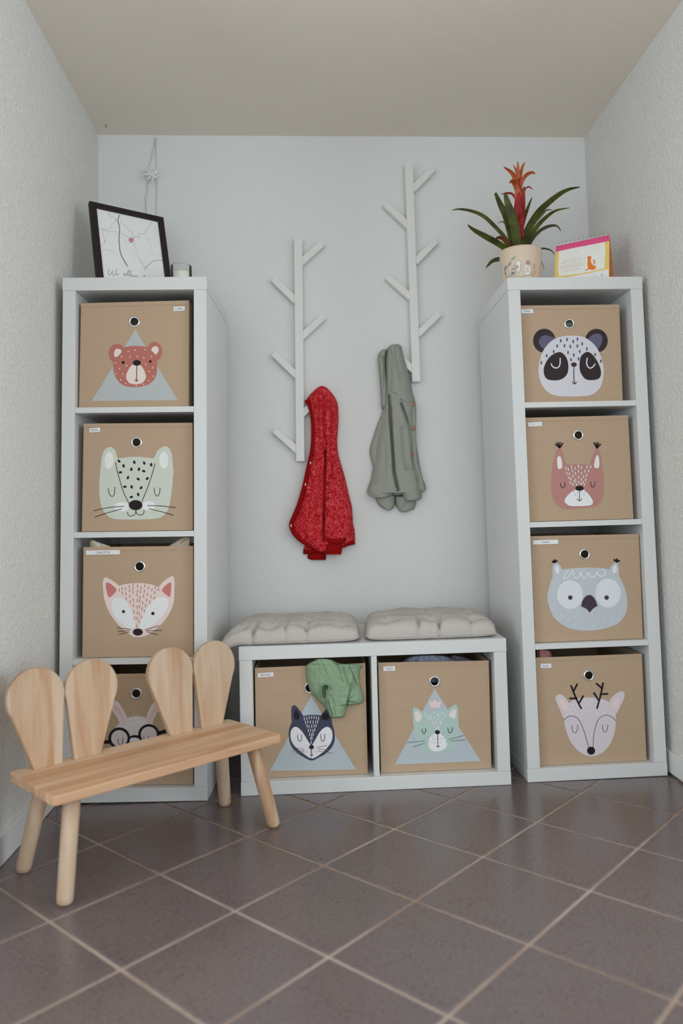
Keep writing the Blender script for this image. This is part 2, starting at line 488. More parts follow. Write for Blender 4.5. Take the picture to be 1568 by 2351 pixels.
# floor: bed of grout with diagonal tiles
fl = tag(boxo('floor', (HX0 - .1, HX1 + .1, YR - .1, YW + .1, -.06, -.0022), 'grout', bevel=0), None, kind='structure')
TO, TA, TB = Vector((-0.135, -0.868)), Vector((0.1797, -0.1783)), Vector((0.1783, 0.1797))
def clip(poly, axis, val, keep_less):
    out = []
    for i in range(len(poly)):
        a, b = poly[i], poly[(i + 1) % len(poly)]
        ia = (a[axis] <= val) == keep_less or abs(a[axis] - val) < 1e-9
        ib = (b[axis] <= val) == keep_less or abs(b[axis] - val) < 1e-9
        if ia: out.append(a)
        if ia != ib:
            t = (val - a[axis]) / (b[axis] - a[axis])
            out.append(a.lerp(b, t))
    return out
def tile_geo(poly):
    n = len(poly)
    c = sum(poly, Vector((0, 0))) / n
    vs = [(p.x, p.y, -.008) for p in poly] + [(p.x, p.y, -.0011) for p in poly]
    for p in poly:
        d = (c - p)
        q = p + d.normalized() * min(.0016, d.length * .3)
        vs.append((q.x, q.y, 0.0))
    fs = [tuple(range(2 * n, 3 * n))]
    for i in range(n):
        j = (i + 1) % n
        fs.append((i, j, n + j, n + i)); fs.append((n + i, n + j, 2 * n + j, 2 * n + i))
    return vs, fs
GR = 0.0041
TX0, TX1, TY0 = -1.25, 1.95, -3.0     # tiles are built one by one within this field
full_me = None
for i in range(-16, 22):
    for j in range(-16, 22):
        c = TO + TA * (i + .5) + TB * (j + .5)
        ka, kb = 0.5 - GR / TA.length, 0.5 - GR / TB.length
        q = [-TA * ka - TB * kb, TA * ka - TB * kb, TA * ka + TB * kb, -TA * ka + TB * kb]
        pw = [c + p for p in q]
        for part, (lims) in enumerate((((0, XR0 - .002, True), (0, XL0 + .002, False), (1, YW - .002, True), (1, YN, False)),
                                       ((0, TX1, True), (0, TX0, False), (1, YN, True), (1, TY0, False)))):
            cl = pw
            if part == 1 and c.y > YN and XL0 + .2 < c.x < XR0 - .2: continue
            if part == 0 and XL0 + .2 < c.x < XR0 - .2:      # a tile in the mouth of the niche stays whole
                if c.y <= YN: continue
                lims = lims[:3]
            if part == 1 and XL0 + .2 < c.x < XR0 - .2: lims = (lims[0], lims[1], lims[3])
            for ax, val, less in lims:
                if len(cl) > 2: cl = clip(cl, ax, val, less)
            if len(cl) < 3: continue
            area = abs(sum(cl[k].x * cl[(k + 1) % len(cl)].y - cl[(k + 1) % len(cl)].x * cl[k].y for k in range(len(cl)))) / 2
            if area < 0.0004: continue
            inside = len(cl) == 4 and all((a - b).length < 1e-9 for a, b in zip(pw, cl))
            if inside and full_me is not None:
                o = link('tile', full_me, fl)
            else:
                vs, fs = tile_geo(q if inside else [p - c for p in cl])
                o = mesh('tile', vs, fs, 'floor_tile', fl)
                if inside: full_me = o.data
            o.location = (c.x, c.y, 0)
fv, ff = [], []
for b in ((HX0, TX0, YR, YN, -.01, 0), (TX1, HX1, YR, YN, -.01, 0), (TX0, TX1, YR, TY0, -.01, 0)):
    v, f = box_geo(*b); ff += [tuple(i + len(fv) for i in q) for q in f]; fv += v
tag(mesh('floor_border', fv, ff, 'floor_tile', fl), None)

# baseboards
BBH = 0.068
tag(mesh('baseboard_left', *box_geo(XL0, XL0 + .008, YN, YW - .012, 0.001, BBH), 'white_paint', bevel=.002), None, kind='structure')
tag(mesh('baseboard_right', *box_geo(XR0 - .010, XR0, YN, YW - .012, 0.006, BBH), 'white_paint', bevel=.002), None, kind='structure')
tag(mesh('baseboard_back', *box_geo(XL0, XR0, YW - .012, YW, 0.001, BBH), 'white_paint', bevel=.002), None, kind='structure')

# ================================================================ shelving units
T, O, S, D = .0375, .3375, .016, .39
W = 2 * T + O
H = 2 * T + 4 * O + 3 * S
BL = 2 * T + 2 * O + S
def place(x, y, z, yaw, r):
    return Matrix.Translation((x, y, z)) @ Matrix.Rotation(yaw, 4, 'Z') @ Matrix.Rotation(r, 4, 'Y')
ML = place(-.50089, -.41781, math.sin(.011763) * W + .0006, -.044012, .011763)
MR = place(.81670, -.40997, .0006, .000777, -.003534)
MB = place(0, -.41356, .0006, -.009772, 0)
E_ = .0012
def tower(M, label):
    t = thing('shelving_unit', label, 'shelf', M, 'tall white cube shelving units')
    boxo('top_panel', (0, W, 0, D, H - T, H), 'white_laminate', t)
    boxo('bottom_panel', (0, W, 0, D, 0, T), 'white_laminate', t)
    boxo('side_panel', (E_, T, 0, D, T + .0004, H - T - .0004), 'white_laminate', t, .0008)
    boxo('side_panel', (W - T, W - E_, 0, D, T + .0004, H - T - .0004), 'white_laminate', t, .0008)
    for k in (1, 2, 3):
        z = H - T - k * O - k * S
        boxo('shelf', (T + .0002, W - T - .0002, .001, D - .001, z, z + S), 'white_laminate', t, .0008)
    return t
tower(ML, 'tall white four-cube shelving unit behind the small wooden bench')
tower(MR, 'tall white four-cube shelving unit carrying the potted plant')
tb = thing('low_shelving_unit', 'low white two-cube shelving unit with two seat cushions on top', 'shelf', MB)
boxo('top_panel', (0, BL, 0, D, W - T, W), 'white_laminate', tb)
boxo('bottom_panel', (0, BL, 0, D, 0, T), 'white_laminate', tb)
boxo('side_panel', (E_, T, 0, D, T + .0004, W - T - .0004), 'white_laminate', tb, .0008)
boxo('side_panel', (BL - T, BL - E_, 0, D, T + .0004, W - T - .0004), 'white_laminate', tb, .0008)
boxo('divider', (T + O, T + O + S, .001, D - .001, T + .0002, W - T - .0002), 'white_laminate', tb, .0008)
for x in (.0235, BL - .0235):
    v, f = lathe_geo([(0, .0006), (.0035, .0006), (.0035, 0)], 12, (x, .02, W))
    mesh('cap', v, f, 'white_paint', tb)

# ================================================================ storage boxes
INK = (30, 22, 24)
BOXG = 'fabric storage boxes with animal prints'
def storage_box(M, zb, inset, depth, corners, eye, r_eye, label, sticker=None, print_fn=None, xmin=.041):
    """corners: TL, TR, BR, BL of the front face in pixels; M: unit matrix; zb: height of the shelf it stands on"""
    MBx = M @ Matrix.Translation((0, inset, zb))
    n = (MBx.to_3x3() @ Vector((0, 1, 0))).normalized()
    p0 = MBx.translation
    inv0 = MBx.inverted()
    def loc(px, py): return inv0 @ on_plane(px, py, p0, n)
    q = [loc(*c) for c in corners]
    tl, tr, br, bl = [(p.x, p.z) for p in q]
    br = (br[0], .0012); bl = (bl[0], .0012)
    if xmin is not None:
        tl = (max(tl[0], xmin), tl[1]); bl = (max(bl[0], xmin), bl[1])
    cxm = (bl[0] + br[0]) / 2
    MBx = MBx @ Matrix.Translation((cxm, 0, 0))
    inv = MBx.inverted()
    sh = lambda p: (p[0] - cxm, p[1])
    tl, tr, br, bl = map(sh, (tl, tr, br, bl))
    t = thing('storage_box', label, 'box', MBx, BOXG)
    e = inv @ on_plane(*eye, p0, n)
    ex, ez = e.x, e.z
    quad = [bl, br, tr, tl]
    # front panel with a round hole
    ang = [2 * math.pi * k / 32 for k in range(32)] + [math.atan2(c[1] - ez, c[0] - ex) % (2 * math.pi) for c in quad]
    ang = sorted(set(round(a, 6) for a in ang))
    RH = r_eye * .70
    def hit(a):
        d = (math.cos(a), math.sin(a)); best = None
        for k in range(4):
            p, q2 = quad[k], quad[(k + 1) % 4]
            ex_, ez_ = q2[0] - p[0], q2[1] - p[1]
            den = d[0] * ez_ - d[1] * ex_
            if abs(den) < 1e-12: continue
            tt = ((p[0] - ex) * ez_ - (p[1] - ez) * ex_) / den
            uu = ((p[0] - ex) * d[1] - (p[1] - ez) * d[0]) / den
            if tt > 0 and -1e-6 <= uu <= 1 + 1e-6 and (best is None or tt < best): best = tt
        return (ex + d[0] * best, ez + d[1] * best)
    vs, fs = [], []
    nA = len(ang)
    th = .0035
    def bulge(x, z):  # soft board: the front is not dead flat
        return 0.0
    for yy in (0.0, th):
        for a in ang:
            h = hit(a)
            vs.append((ex + RH * math.cos(a), yy, ez + RH * math.sin(a))); vs.append((h[0], yy, h[1]))
    for k in range(nA):
        k2 = (k + 1) % nA
        a0, a1, b0, b1 = 2 * k, 2 * k + 1, 2 * k2, 2 * k2 + 1
        o2 = 2 * nA
        fs += [(a0, b0, b1, a1), (a0 + o2, a1 + o2, b1 + o2, b0 + o2), (a0, a0 + o2, b0 + o2, b0)]
    # sides, back, bottom
    i0 = len(vs)
    w2 = th
    ins = lambda p: (p[0] + (w2 if p[0] < 0 else -w2), p[1])
    oc = [bl, br, tr, tl]; ic = [ins(p) for p in oc]
    for ring, ys in ((oc, (0, depth)), (ic, (th, depth - th))):
        for yy in ys:
            for p in ring: vs.append((p[0], yy, p[1]))
    A, B, Cc, Dd = i0, i0 + 4, i0 + 8, i0 + 12   # outer front, outer back, inner front, inner back
    fs += [(A + 3, A, B, B + 3), (A + 1, A + 2, B + 2, B + 1), (A, A + 1, B + 1, B), (B, B + 1, B + 2, B + 3)]
    fs += [(Cc, Cc + 3, Dd + 3, Dd), (Cc + 2, Cc + 1, Dd + 1, Dd + 2), (Dd + 1, Dd, Dd + 3, Dd + 2)]
    fs += [(A + 3, A + 2, Cc + 2, Cc + 3), (A + 2, B + 2, Dd + 2, Cc + 2), (B + 2, B + 3, Dd + 3, Dd + 2), (B + 3, A + 3, Cc + 3, Dd + 3)]
    # inner floor
    j0 = len(vs)
    vs += [(ic[0][0], th, .004), (ic[1][0], th, .004), (ic[1][0], depth - th, .004), (ic[0][0], depth - th, .004)]
    fs.append((j0, j0 + 1, j0 + 2, j0 + 3))
    mesh('body', vs, fs, 'box_fabric', t)
    # sewn hem and corner seams
    def lerp2(p, q, s): return (p[0] + (q[0] - p[0]) * s, p[1] + (q[1] - p[1]) * s)
    hs = .0105 / max(.05, tl[1])
    L2, R2 = lerp2(tl, bl, hs), lerp2(tr, br, hs)
    hv, hf = [], []
    def strip(pts, off):
        k0 = len(hv)
        for p in pts: hv.append((p[0], -off, p[1]))
        for p in pts: hv.append((p[0], .0, p[1]))
        hf.append((k0, k0 + 1, k0 + 2, k0 + 3))
        for m in range(4):
            hf.append((k0 + m, k0 + 4 + m, k0 + 4 + (m + 1) % 4, k0 + (m + 1) % 4))
    strip([L2, R2, (tr[0], tr[1] + .0008), (tl[0], tl[1] + .0008)], .0013)
    strip([bl, (bl[0] + .003, bl[1]), (L2[0] + .003, L2[1]), L2], .0008)
    strip([(br[0] - .003, br[1]), br, R2, (R2[0] - .003, R2[1])], .0008)
    mesh('hem', hv, hf, 'box_hem', t)
    # eyelet
    ring = []
    for r, yy in ((RH * .93, .004), (RH * .93, -.0012), (RH * 1.08, -.0030), (RH * 1.26, -.0028), (r_eye, -.0006), (r_eye, .0002)):
        ring.append((r, yy))
    ev, ef = [], []
    for r, yy in ring:
        for k in range(36):
            a = 2 * math.pi * k / 36
            ev.append((ex + r * math.cos(a), yy, ez + r * math.sin(a)))
    for i in range(len(ring) - 1):
        for k in range(36):
            k2 = (k + 1) % 36
            ef.append((i * 36 + k, (i + 1) * 36 + k, (i + 1) * 36 + k2, i * 36 + k2))
    eo = mesh('eyelet', ev, ef, 'chrome', t, smooth=True)
    tag(eo, 'shiny chrome eyelet')
    ny = -n
    def proj(px, py, off): return on_plane(px, py, p0 + ny * off, n)
    if sticker:
        txt, (ox, oy, s), sq, glare = sticker
        pr = Print(ox, oy, s, proj, base=.0016)
        c4 = [inv @ proj(*pr.pix(p), .0017) for p in sq]
        sv = [tuple(p) for p in c4] + [(p.x, p.y + .0003, p.z) for p in c4]
        so = mesh('name_sticker', sv, [(3, 2, 1, 0), (0, 1, 5, 4), (1, 2, 6, 5), (2, 3, 7, 6), (3, 0, 4, 7)], 'sticker', t)
        tag(so, 'small white name sticker')
        A0, B0, D0 = Vector(c4[0]), Vector(c4[1]), Vector(c4[3])
        xd, yd = (B0 - A0), (A0 - D0)
        ctr = (Vector(c4[0]) + Vector(c4[1]) + Vector(c4[2]) + Vector(c4[3])) / 4
        xu, yu = xd.normalized(), yd.normalized()
        hcap = yd.length * .46
        fit = min(xd.length * .80, hcap * .92 * len(txt) * 1.0)
        text_mesh('lettering', txt, lambda a, b: ctr + xu * a + yu * b + Vector((0, -.0003, 0)), 0, 0, hcap,
                  'lettering_glare' if glare else 'lettering', so, Matrix.Identity(4), fit=fit)
    if print_fn:
        pr = print_fn(proj)
        pr.build('animal_print', t, inv)
    return t

GREY = (160, 166, 165)
def bear(proj):
    p = Print(120, 280, 3.4568, proj)
    p.poly(GREY, [(659, 1645), (995, 2208), (312, 2215)])
    p.ell((160, 100, 88), (515, 1838, 67, 78), (811, 1822, 61, 77))
    p.blob((160, 100, 88), [(575, 1788), (660, 1777), (750, 1788), (800, 1830), (828, 1885), (832, 1945), (825, 2010), (795, 2060), (740, 2092), (660, 2105), (580, 2095), (530, 2065), (495, 2010), (484, 1950), (490, 1890), (520, 1830)])
    p.blob((212, 192, 184), [(500, 1805), (530, 1802), (549, 1815), (540, 1840), (505, 1867), (490, 1845)], [(785, 1807), (810, 1780), (840, 1790), (842, 1820), (822, 1845), (800, 1825)],
           [(630, 1932), (668, 1918), (705, 1935), (735, 1985), (742, 2030), (715, 2070), (662, 2082), (610, 2070), (586, 2025), (600, 1975)])
    p.ell((216, 190, 182), *[(x, y, 5.5) for x, y in ((603, 1820), (657, 1811), (737, 1807), (548, 1863), (618, 1863), (674, 1860), (725, 1872), (786, 1861), (501, 1913), (590, 1935), (535, 1957), (739, 1924), (798, 1952), (768, 1980), (505, 2000), (560, 2001), (801, 2018), (543, 2047), (765, 2056), (583, 2076), (667, 2093), (725, 2082))])
    p.ell(INK, (671, 1912, 32, 23), (562, 1909, 12), (778, 1901, 11))
    p.line((90, 36, 40), 6, [(671, 1935), (668, 2055)], [(657, 2047), (668, 2058), (679, 2046)])
    return p
def ermine(proj):
    p = Print(120, 920, 3.5636, proj)
    MINT = (179, 187, 175)
    p.blob(MINT, [(403, 620), (398, 520), (410, 440), (435, 395), (475, 378), (510, 400), (530, 450), (535, 510), (500, 620)], [(830, 500), (842, 450), (870, 400), (920, 374), (955, 390), (978, 440), (986, 520), (985, 620), (900, 640)])
    p.blob(MINT, [(400, 540), (450, 495), (532, 474), (680, 458), (830, 473), (930, 495), (984, 540), (987, 620), (980, 720), (960, 850), (930, 920), (860, 963), (685, 972), (510, 968), (440, 930), (400, 860), (384, 740), (388, 620)])
    p.ell((214, 206, 200), (465, 488, 37, 69, 3), (913, 486, 37, 68, -2))
    p.ell((212, 214, 216), (570, 868, 62, 38), (788, 860, 56, 38))
    p.line((38, 24, 24), 5.5, [(518, 505), (530, 570), (550, 640), (580, 740), (628, 840)], [(841, 514), (820, 590), (780, 710), (733, 825)],
           [(458, 718), (466, 760), (488, 783), (508, 765), (511, 705)], [(833, 713), (838, 755), (855, 780), (875, 762), (882, 713)],
           [(616, 912), (622, 935), (648, 944), (678, 925), (683, 895)], [(683, 895), (692, 925), (722, 936), (745, 925), (752, 898)],
           [(340, 900), (450, 876), (583, 863)], [(350, 951), (450, 918), (567, 886)], [(781, 859), (900, 862), (1006, 874)], [(791, 884), (900, 910), (991, 937)])
    p.ell(INK, *[(x, y, 9.5, 14.5, a) for x, y, a in ((546, 494, -45), (583, 533, -5), (671, 503, -15), (752, 510, -25), (809, 524, 0), (647, 561, 5), (709, 560, 15), (748, 576, -65), (557, 586, 90), (619, 629, 20), (703, 641, -55), (777, 637, 40), (594, 704, 90), (649, 705, -20), (727, 712, 30), (703, 767, -15), (647, 788, 80))])
    p.ell(INK, (682, 854, 56, 41))
    return p
def fox(proj):
    p = Print(120, 920, 3.5636, proj)
    PK = (206, 188, 181)
    p.blob(PK, [(413, 1500), (420, 1460), (438, 1445), (480, 1465), (545, 1515), (560, 1600), (470, 1700), (430, 1640)], [(873, 1525), (920, 1470), (980, 1435), (998, 1455), (1000, 1540), (992, 1640), (940, 1700), (850, 1620)])
    p.blob(PK, [(545, 1515), (620, 1497), (700, 1492), (780, 1498), (873, 1525), (950, 1570), (996, 1590), (985, 1680), (940, 1770), (870, 1850), (790, 1910), (740, 1930), (700, 1935), (655, 1925), (590, 1880), (510, 1800), (450, 1700), (425, 1620), (420, 1575), (470, 1545)])
    p.blob((176, 108, 104), [(437, 1500), (455, 1488), (490, 1508), (525, 1548), (495, 1590), (463, 1607), (445, 1560)], [(897, 1548), (935, 1505), (965, 1487), (973, 1500), (970, 1570), (960, 1604), (925, 1582)])
    p.blob((209, 214, 217), [(545, 1612), (590, 1625), (640, 1700), (672, 1790), (678, 1850), (650, 1868), (590, 1845), (520, 1770), (484, 1690), (490, 1640), (510, 1617)], [(895, 1607), (935, 1618), (948, 1660), (930, 1720), (870, 1800), (790, 1855), (725, 1868), (715, 1840), (740, 1750), (800, 1660), (850, 1618)])
    p.dashes((172, 106, 100), 6.5, 20, [(548, 1550), (570, 1538), (572, 1573), (599, 1538), (602, 1580), (605, 1617), (630, 1520), (633, 1555), (634, 1600), (637, 1645), (662, 1505), (661, 1535), (660, 1565), (663, 1632), (665, 1675), (667, 1727), (673, 1776), (697, 1515), (697, 1560), (694, 1590), (695, 1635), (694, 1690), (695, 1735), (694, 1780), (692, 1842), (726, 1534), (721, 1565), (717, 1610), (715, 1640), (713, 1685), (712, 1742), (711, 1805), (757, 1515), (753, 1560), (747, 1598), (740, 1655), (735, 1703), (731, 1770), (786, 1532), (779, 1585), (771, 1630), (763, 1675), (755, 1720), (815, 1548), (807, 1605), (797, 1650), (843, 1530), (838, 1570), (834, 1615), (868, 1545)], (697, 2600))
    p.ell((40, 28, 36), (583, 1725, 13), (823, 1741, 14), (700, 1893, 41, 29))
    p.line((60, 40, 42), 5, [(641, 1871), (533, 1858)], [(627, 1882), (538, 1887)], [(629, 1893), (547, 1911)], [(765, 1875), (871, 1841)], [(768, 1883), (898, 1879)], [(777, 1893), (865, 1914)])
    return p
def bunny(proj):
    p = Print(220, 1520, 6.0308, proj)
    BW = (192, 187, 187)
    p.blob(BW, [(285, 540), (330, 580), (390, 680), (432, 790), (380, 850), (330, 845), (290, 760), (240, 690), (190, 600), (225, 530)], [(700, 780), (740, 650), (800, 560), (850, 515), (910, 520), (905, 620), (850, 700), (800, 790), (785, 850), (720, 850)])
    p.blob(BW, [(430, 780), (490, 755), (560, 748), (640, 757), (700, 780), (780, 850), (830, 910), (880, 1000), (890, 1120), (840, 1250), (700, 1330), (520, 1335), (350, 1300), (230, 1200), (210, 1050), (265, 920), (330, 845)])
    p.blob((214, 168, 158), [(265, 590), (300, 615), (350, 690), (400, 820), (395, 845), (370, 840), (330, 740), (270, 670), (235, 620)], [(725, 835), (740, 760), (790, 660), (835, 605), (855, 640), (840, 670), (790, 740), (752, 845)])
    p.ell((216, 210, 211), *[(x, y, 11) for x, y in ((480, 795), (555, 790), (590, 835), (462, 868), (537, 868), (655, 850), (490, 968), (570, 930), (690, 880), (420, 900), (330, 990), (240, 1060), (730, 960))])
    p.ring(INK, 325, 1055, 114, 150); p.ring(INK, 733, 1005, 112, 146)
    p.line(INK, 34, [(455, 1075), (490, 1040), (545, 1028), (610, 1040)])
    p.line(INK, 50, [(185, 1105), (80, 1108)], [(870, 985), (960, 960)])
    p.ell((214, 214, 214), (525, 1082, 58, 36))
    p.line((90, 60, 74), 8, [(308, 1065), (312, 1120), (340, 1150), (368, 1120), (375, 1050)], [(660, 1035), (668, 1090), (695, 1110), (722, 1085), (730, 1025)])
    return p
def panda(proj):
    p = Print(1020, 350, 3.2667, proj)
    p.ell((48, 40, 42), (750, 1412, 84, 90), (1141, 1412, 85, 89))
    p.blob((86, 84, 104), [(710, 1420), (725, 1385), (760, 1370), (800, 1382), (830, 1395), (790, 1430), (755, 1472), (725, 1455)], [(1075, 1408), (1110, 1370), (1150, 1358), (1180, 1375), (1185, 1415), (1170, 1450), (1150, 1470), (1120, 1440)])
    p.blob((184, 186, 190), [(830, 1398), (890, 1379), (960, 1374), (1030, 1380), (1090, 1410), (1140, 1460), (1175, 1530), (1195, 1620), (1190, 1700), (1165, 1770), (1110, 1815), (1040, 1828), (950, 1830), (850, 1826), (780, 1800), (730, 1740), (708, 1660), (712, 1580), (735, 1500), (780, 1435)])
    p.blob((46, 38, 41), [(865, 1497), (910, 1530), (930, 1590), (922, 1660), (880, 1700), (820, 1710), (765, 1695), (745, 1640), (760, 1580), (800, 1525)], [(1065, 1497), (1105, 1510), (1150, 1570), (1175, 1640), (1165, 1690), (1120, 1707), (1060, 1700), (1022, 1650), (1014, 1590), (1025, 1530)])
    p.line((205, 208, 210), 8, [(801, 1584), (815, 1608), (845, 1616), (866, 1595), (869, 1543)], [(1072, 1542), (1068, 1585), (1085, 1615), (1110, 1612), (1131, 1586)])
    p.ell((52, 44, 48), (972, 1591, 22, 17))
    p.line((52, 44, 48), 6, [(973, 1608), (971, 1680), (978, 1735)], [(960, 1720), (977, 1737), (991, 1722)])
    p.dashes((66, 68, 86), 10, 15, [(873, 1412), (920, 1403), (967, 1418), (998, 1400), (1034, 1435), (847, 1452), (901, 1450), (945, 1455), (998, 1452), (1069, 1473), (820, 1493), (928, 1500), (1016, 1493), (768, 1525), (971, 1519), (1131, 1516), (950, 1554), (1007, 1549), (728, 1577), (1174, 1565)])
    return p
def squirrel(proj):
    p = Print(1180, 920, 4.053, proj)
    RC = (160, 116, 109)
    p.blob(RC, [(356, 690), (370, 560), (390, 480), (410, 446), (432, 443), (455, 490), (485, 598), (470, 700)], [(712, 597), (730, 520), (755, 460), (772, 446), (790, 455), (808, 520), (825, 640), (832, 740), (740, 720)])
    p.blob(RC, [(485, 598), (600, 592), (712, 597), (790, 615), (826, 690), (835, 830), (822, 900), (790, 960), (735, 985), (620, 1000), (500, 1006), (430, 990), (385, 945), (355, 870), (347, 760), (360, 680), (410, 620)])
    p.line((34, 26, 28), 13, [(423, 437), (388, 407)], [(424, 437), (403, 391)], [(425, 437), (428, 389)], [(427, 437), (453, 397)], [(771, 440), (743, 393)], [(771, 440), (766, 391)], [(772, 440), (786, 393)], [(773, 440), (804, 407)])
    p.blob((218, 204, 198), [(415, 517), (435, 525), (450, 600), (440, 630), (412, 634), (402, 590), (402, 540)], [(775, 505), (790, 530), (794, 600), (785, 625), (755, 625), (746, 600), (757, 540)])
    p.blob((211, 215, 217), [(575, 828), (645, 826), (690, 865), (733, 930), (725, 965), (690, 977), (600, 981), (520, 978), (475, 945), (478, 910), (520, 860)])
    p.ell(INK, (610, 815, 39, 24), (556, 847, 4), (590, 851, 4), (631, 851, 4), (664, 847, 4), (572, 875, 4), (651, 873, 4))
    p.line(INK, 5.5, [(611, 838), (609, 930)], [(588, 911), (600, 928), (609, 932), (620, 928), (630, 910)], [(432, 765), (436, 795), (453, 809), (470, 795), (476, 760)], [(714, 755), (718, 790), (732, 804), (748, 790), (753, 752)])
    p.dashes((222, 208, 202), 9, 22, [(481, 627), (505, 637), (535, 615), (569, 631), (600, 610), (628, 624), (679, 616), (714, 615), (492, 674), (516, 681), (543, 653), (574, 678), (600, 656), (626, 676), (660, 655), (694, 652), (508, 716), (550, 700), (601, 713), (648, 707), (677, 692), (530, 728), (574, 738), (626, 731), (667, 737), (523, 763), (561, 751), (602, 761), (643, 761), (548, 778), (580, 777), (623, 772), (657, 779)], (604, 960))
    return p
def owl(proj):
    p = Print(1180, 920, 4.053, proj)
    G = (168, 177, 181)
    p.blob(G, [(365, 1640), (360, 1570), (365, 1525), (385, 1508), (410, 1515), (435, 1545), (450, 1580), (430, 1650)], [(892, 1572), (910, 1530), (940, 1507), (960, 1510), (972, 1545), (973, 1630), (930, 1660)])
    p.blob(G, [(447, 1573), (560, 1558), (690, 1553), (800, 1557), (892, 1570), (960, 1605), (1020, 1720), (1050, 1820), (1053, 1920), (1030, 2000), (970, 2070), (880, 2110), (760, 2135), (640, 2138), (520, 2120), (430, 2070), (360, 2000), (322, 1900), (310, 1830), (325, 1740), (375, 1610)])
    p.ell((205, 201, 199), (403, 1572, 18, 38, -10), (937, 1567, 20, 38, 8))
    p.line(INK, 16, [(379, 1506), (359, 1496)], [(378, 1506), (376, 1483)], [(380, 1506), (398, 1488)], [(955, 1499), (932, 1480)], [(956, 1499), (957, 1475)], [(956, 1499), (979, 1488)])
    p.line((208, 216, 219), 9, [(508, 1577), (470, 1625), (465, 1655), (500, 1645), (548, 1572)], [(548, 1572), (560, 1640), (585, 1650), (610, 1625), (622, 1575)], [(622, 1575), (632, 1635), (655, 1652), (685, 1620), (690, 1575)], [(690, 1575), (705, 1630), (740, 1643), (765, 1615), (770, 1570)], [(770, 1570), (785, 1620), (820, 1632), (850, 1610), (840, 1580), (820, 1570)])
    p.ell((194, 199, 203), (521, 1805, 121, 134), (875, 1790, 120, 136))
    p.ell((62, 52, 64), (524, 1832, 21), (862, 1832, 21))
    p.poly((58, 50, 58), [(700, 1807), (722, 1812), (745, 1833), (764, 1868), (777, 1910), (748, 1925), (725, 1945), (706, 1973), (682, 1942), (655, 1926), (626, 1915), (634, 1870), (652, 1835), (676, 1814)])
    p.ell((202, 210, 216), *[(x, y, 6) for x, y in ((369, 1938), (440, 1992), (514, 1965), (600, 1951), (563, 2008), (502, 2037), (669, 2005), (639, 2062), (789, 1963), (755, 2030), (838, 2030), (901, 1968), (989, 1982), (1006, 1913), (911, 2064), (740, 2098), (557, 2090))])
    return p
def deer(proj):
    p = Print(1100, 1440, 3.3504, proj)
    G = (188, 182, 185)
    p.blob(G, [(660, 710), (620, 630), (590, 560), (592, 530), (620, 516), (650, 530), (690, 580), (720, 660)], [(1002, 580), (1040, 520), (1090, 493), (1115, 505), (1117, 540), (1090, 600), (1055, 665), (1010, 690)])
    p.blob(G, [(695, 580), (770, 548), (850, 540), (930, 548), (1002, 578), (1045, 660), (1052, 720), (1040, 820), (1000, 910), (940, 970), (860, 993), (780, 965), (710, 890), (670, 800), (655, 720), (662, 660)])
    p.ell((205, 187, 185), (652, 600, 24, 48, -32), (1047, 588, 24, 45, 32))
    p.ell((211, 207, 210), *[(x, y, 5) for x, y in ((720, 597), (770, 590), (812, 562), (864, 556), (838, 598), (895, 600), (865, 645), (830, 645), (948, 578), (985, 590), (935, 625), (975, 632), (740, 637), (700, 632), (782, 640), (910, 658), (860, 700), (828, 740), (862, 742), (848, 775), (1003, 650), (962, 660), (708, 665), (866, 830), (852, 860), (675, 672), (1035, 672), (748, 672), (790, 675))])
    p.line((26, 20, 26), 13, [(785, 625), (745, 545), (707, 450)], [(727, 492), (754, 438)], [(750, 548), (698, 548)], [(765, 588), (800, 530)], [(907, 622), (935, 520), (953, 430)], [(945, 470), (903, 434)], [(938, 515), (988, 513)], [(915, 558), (884, 506)])
    p.line((78, 44, 62), 4, [(655, 712), (685, 688), (725, 685), (765, 710), (800, 780), (825, 860), (843, 925)], [(1052, 720), (1020, 690), (975, 676), (930, 695), (900, 750), (882, 830), (876, 922)], [(714, 753), (718, 795), (737, 813), (753, 795), (758, 752)], [(948, 750), (952, 790), (968, 808), (984, 790), (991, 750)])
    p.ell((26, 20, 26), (861, 950, 31))
    return p
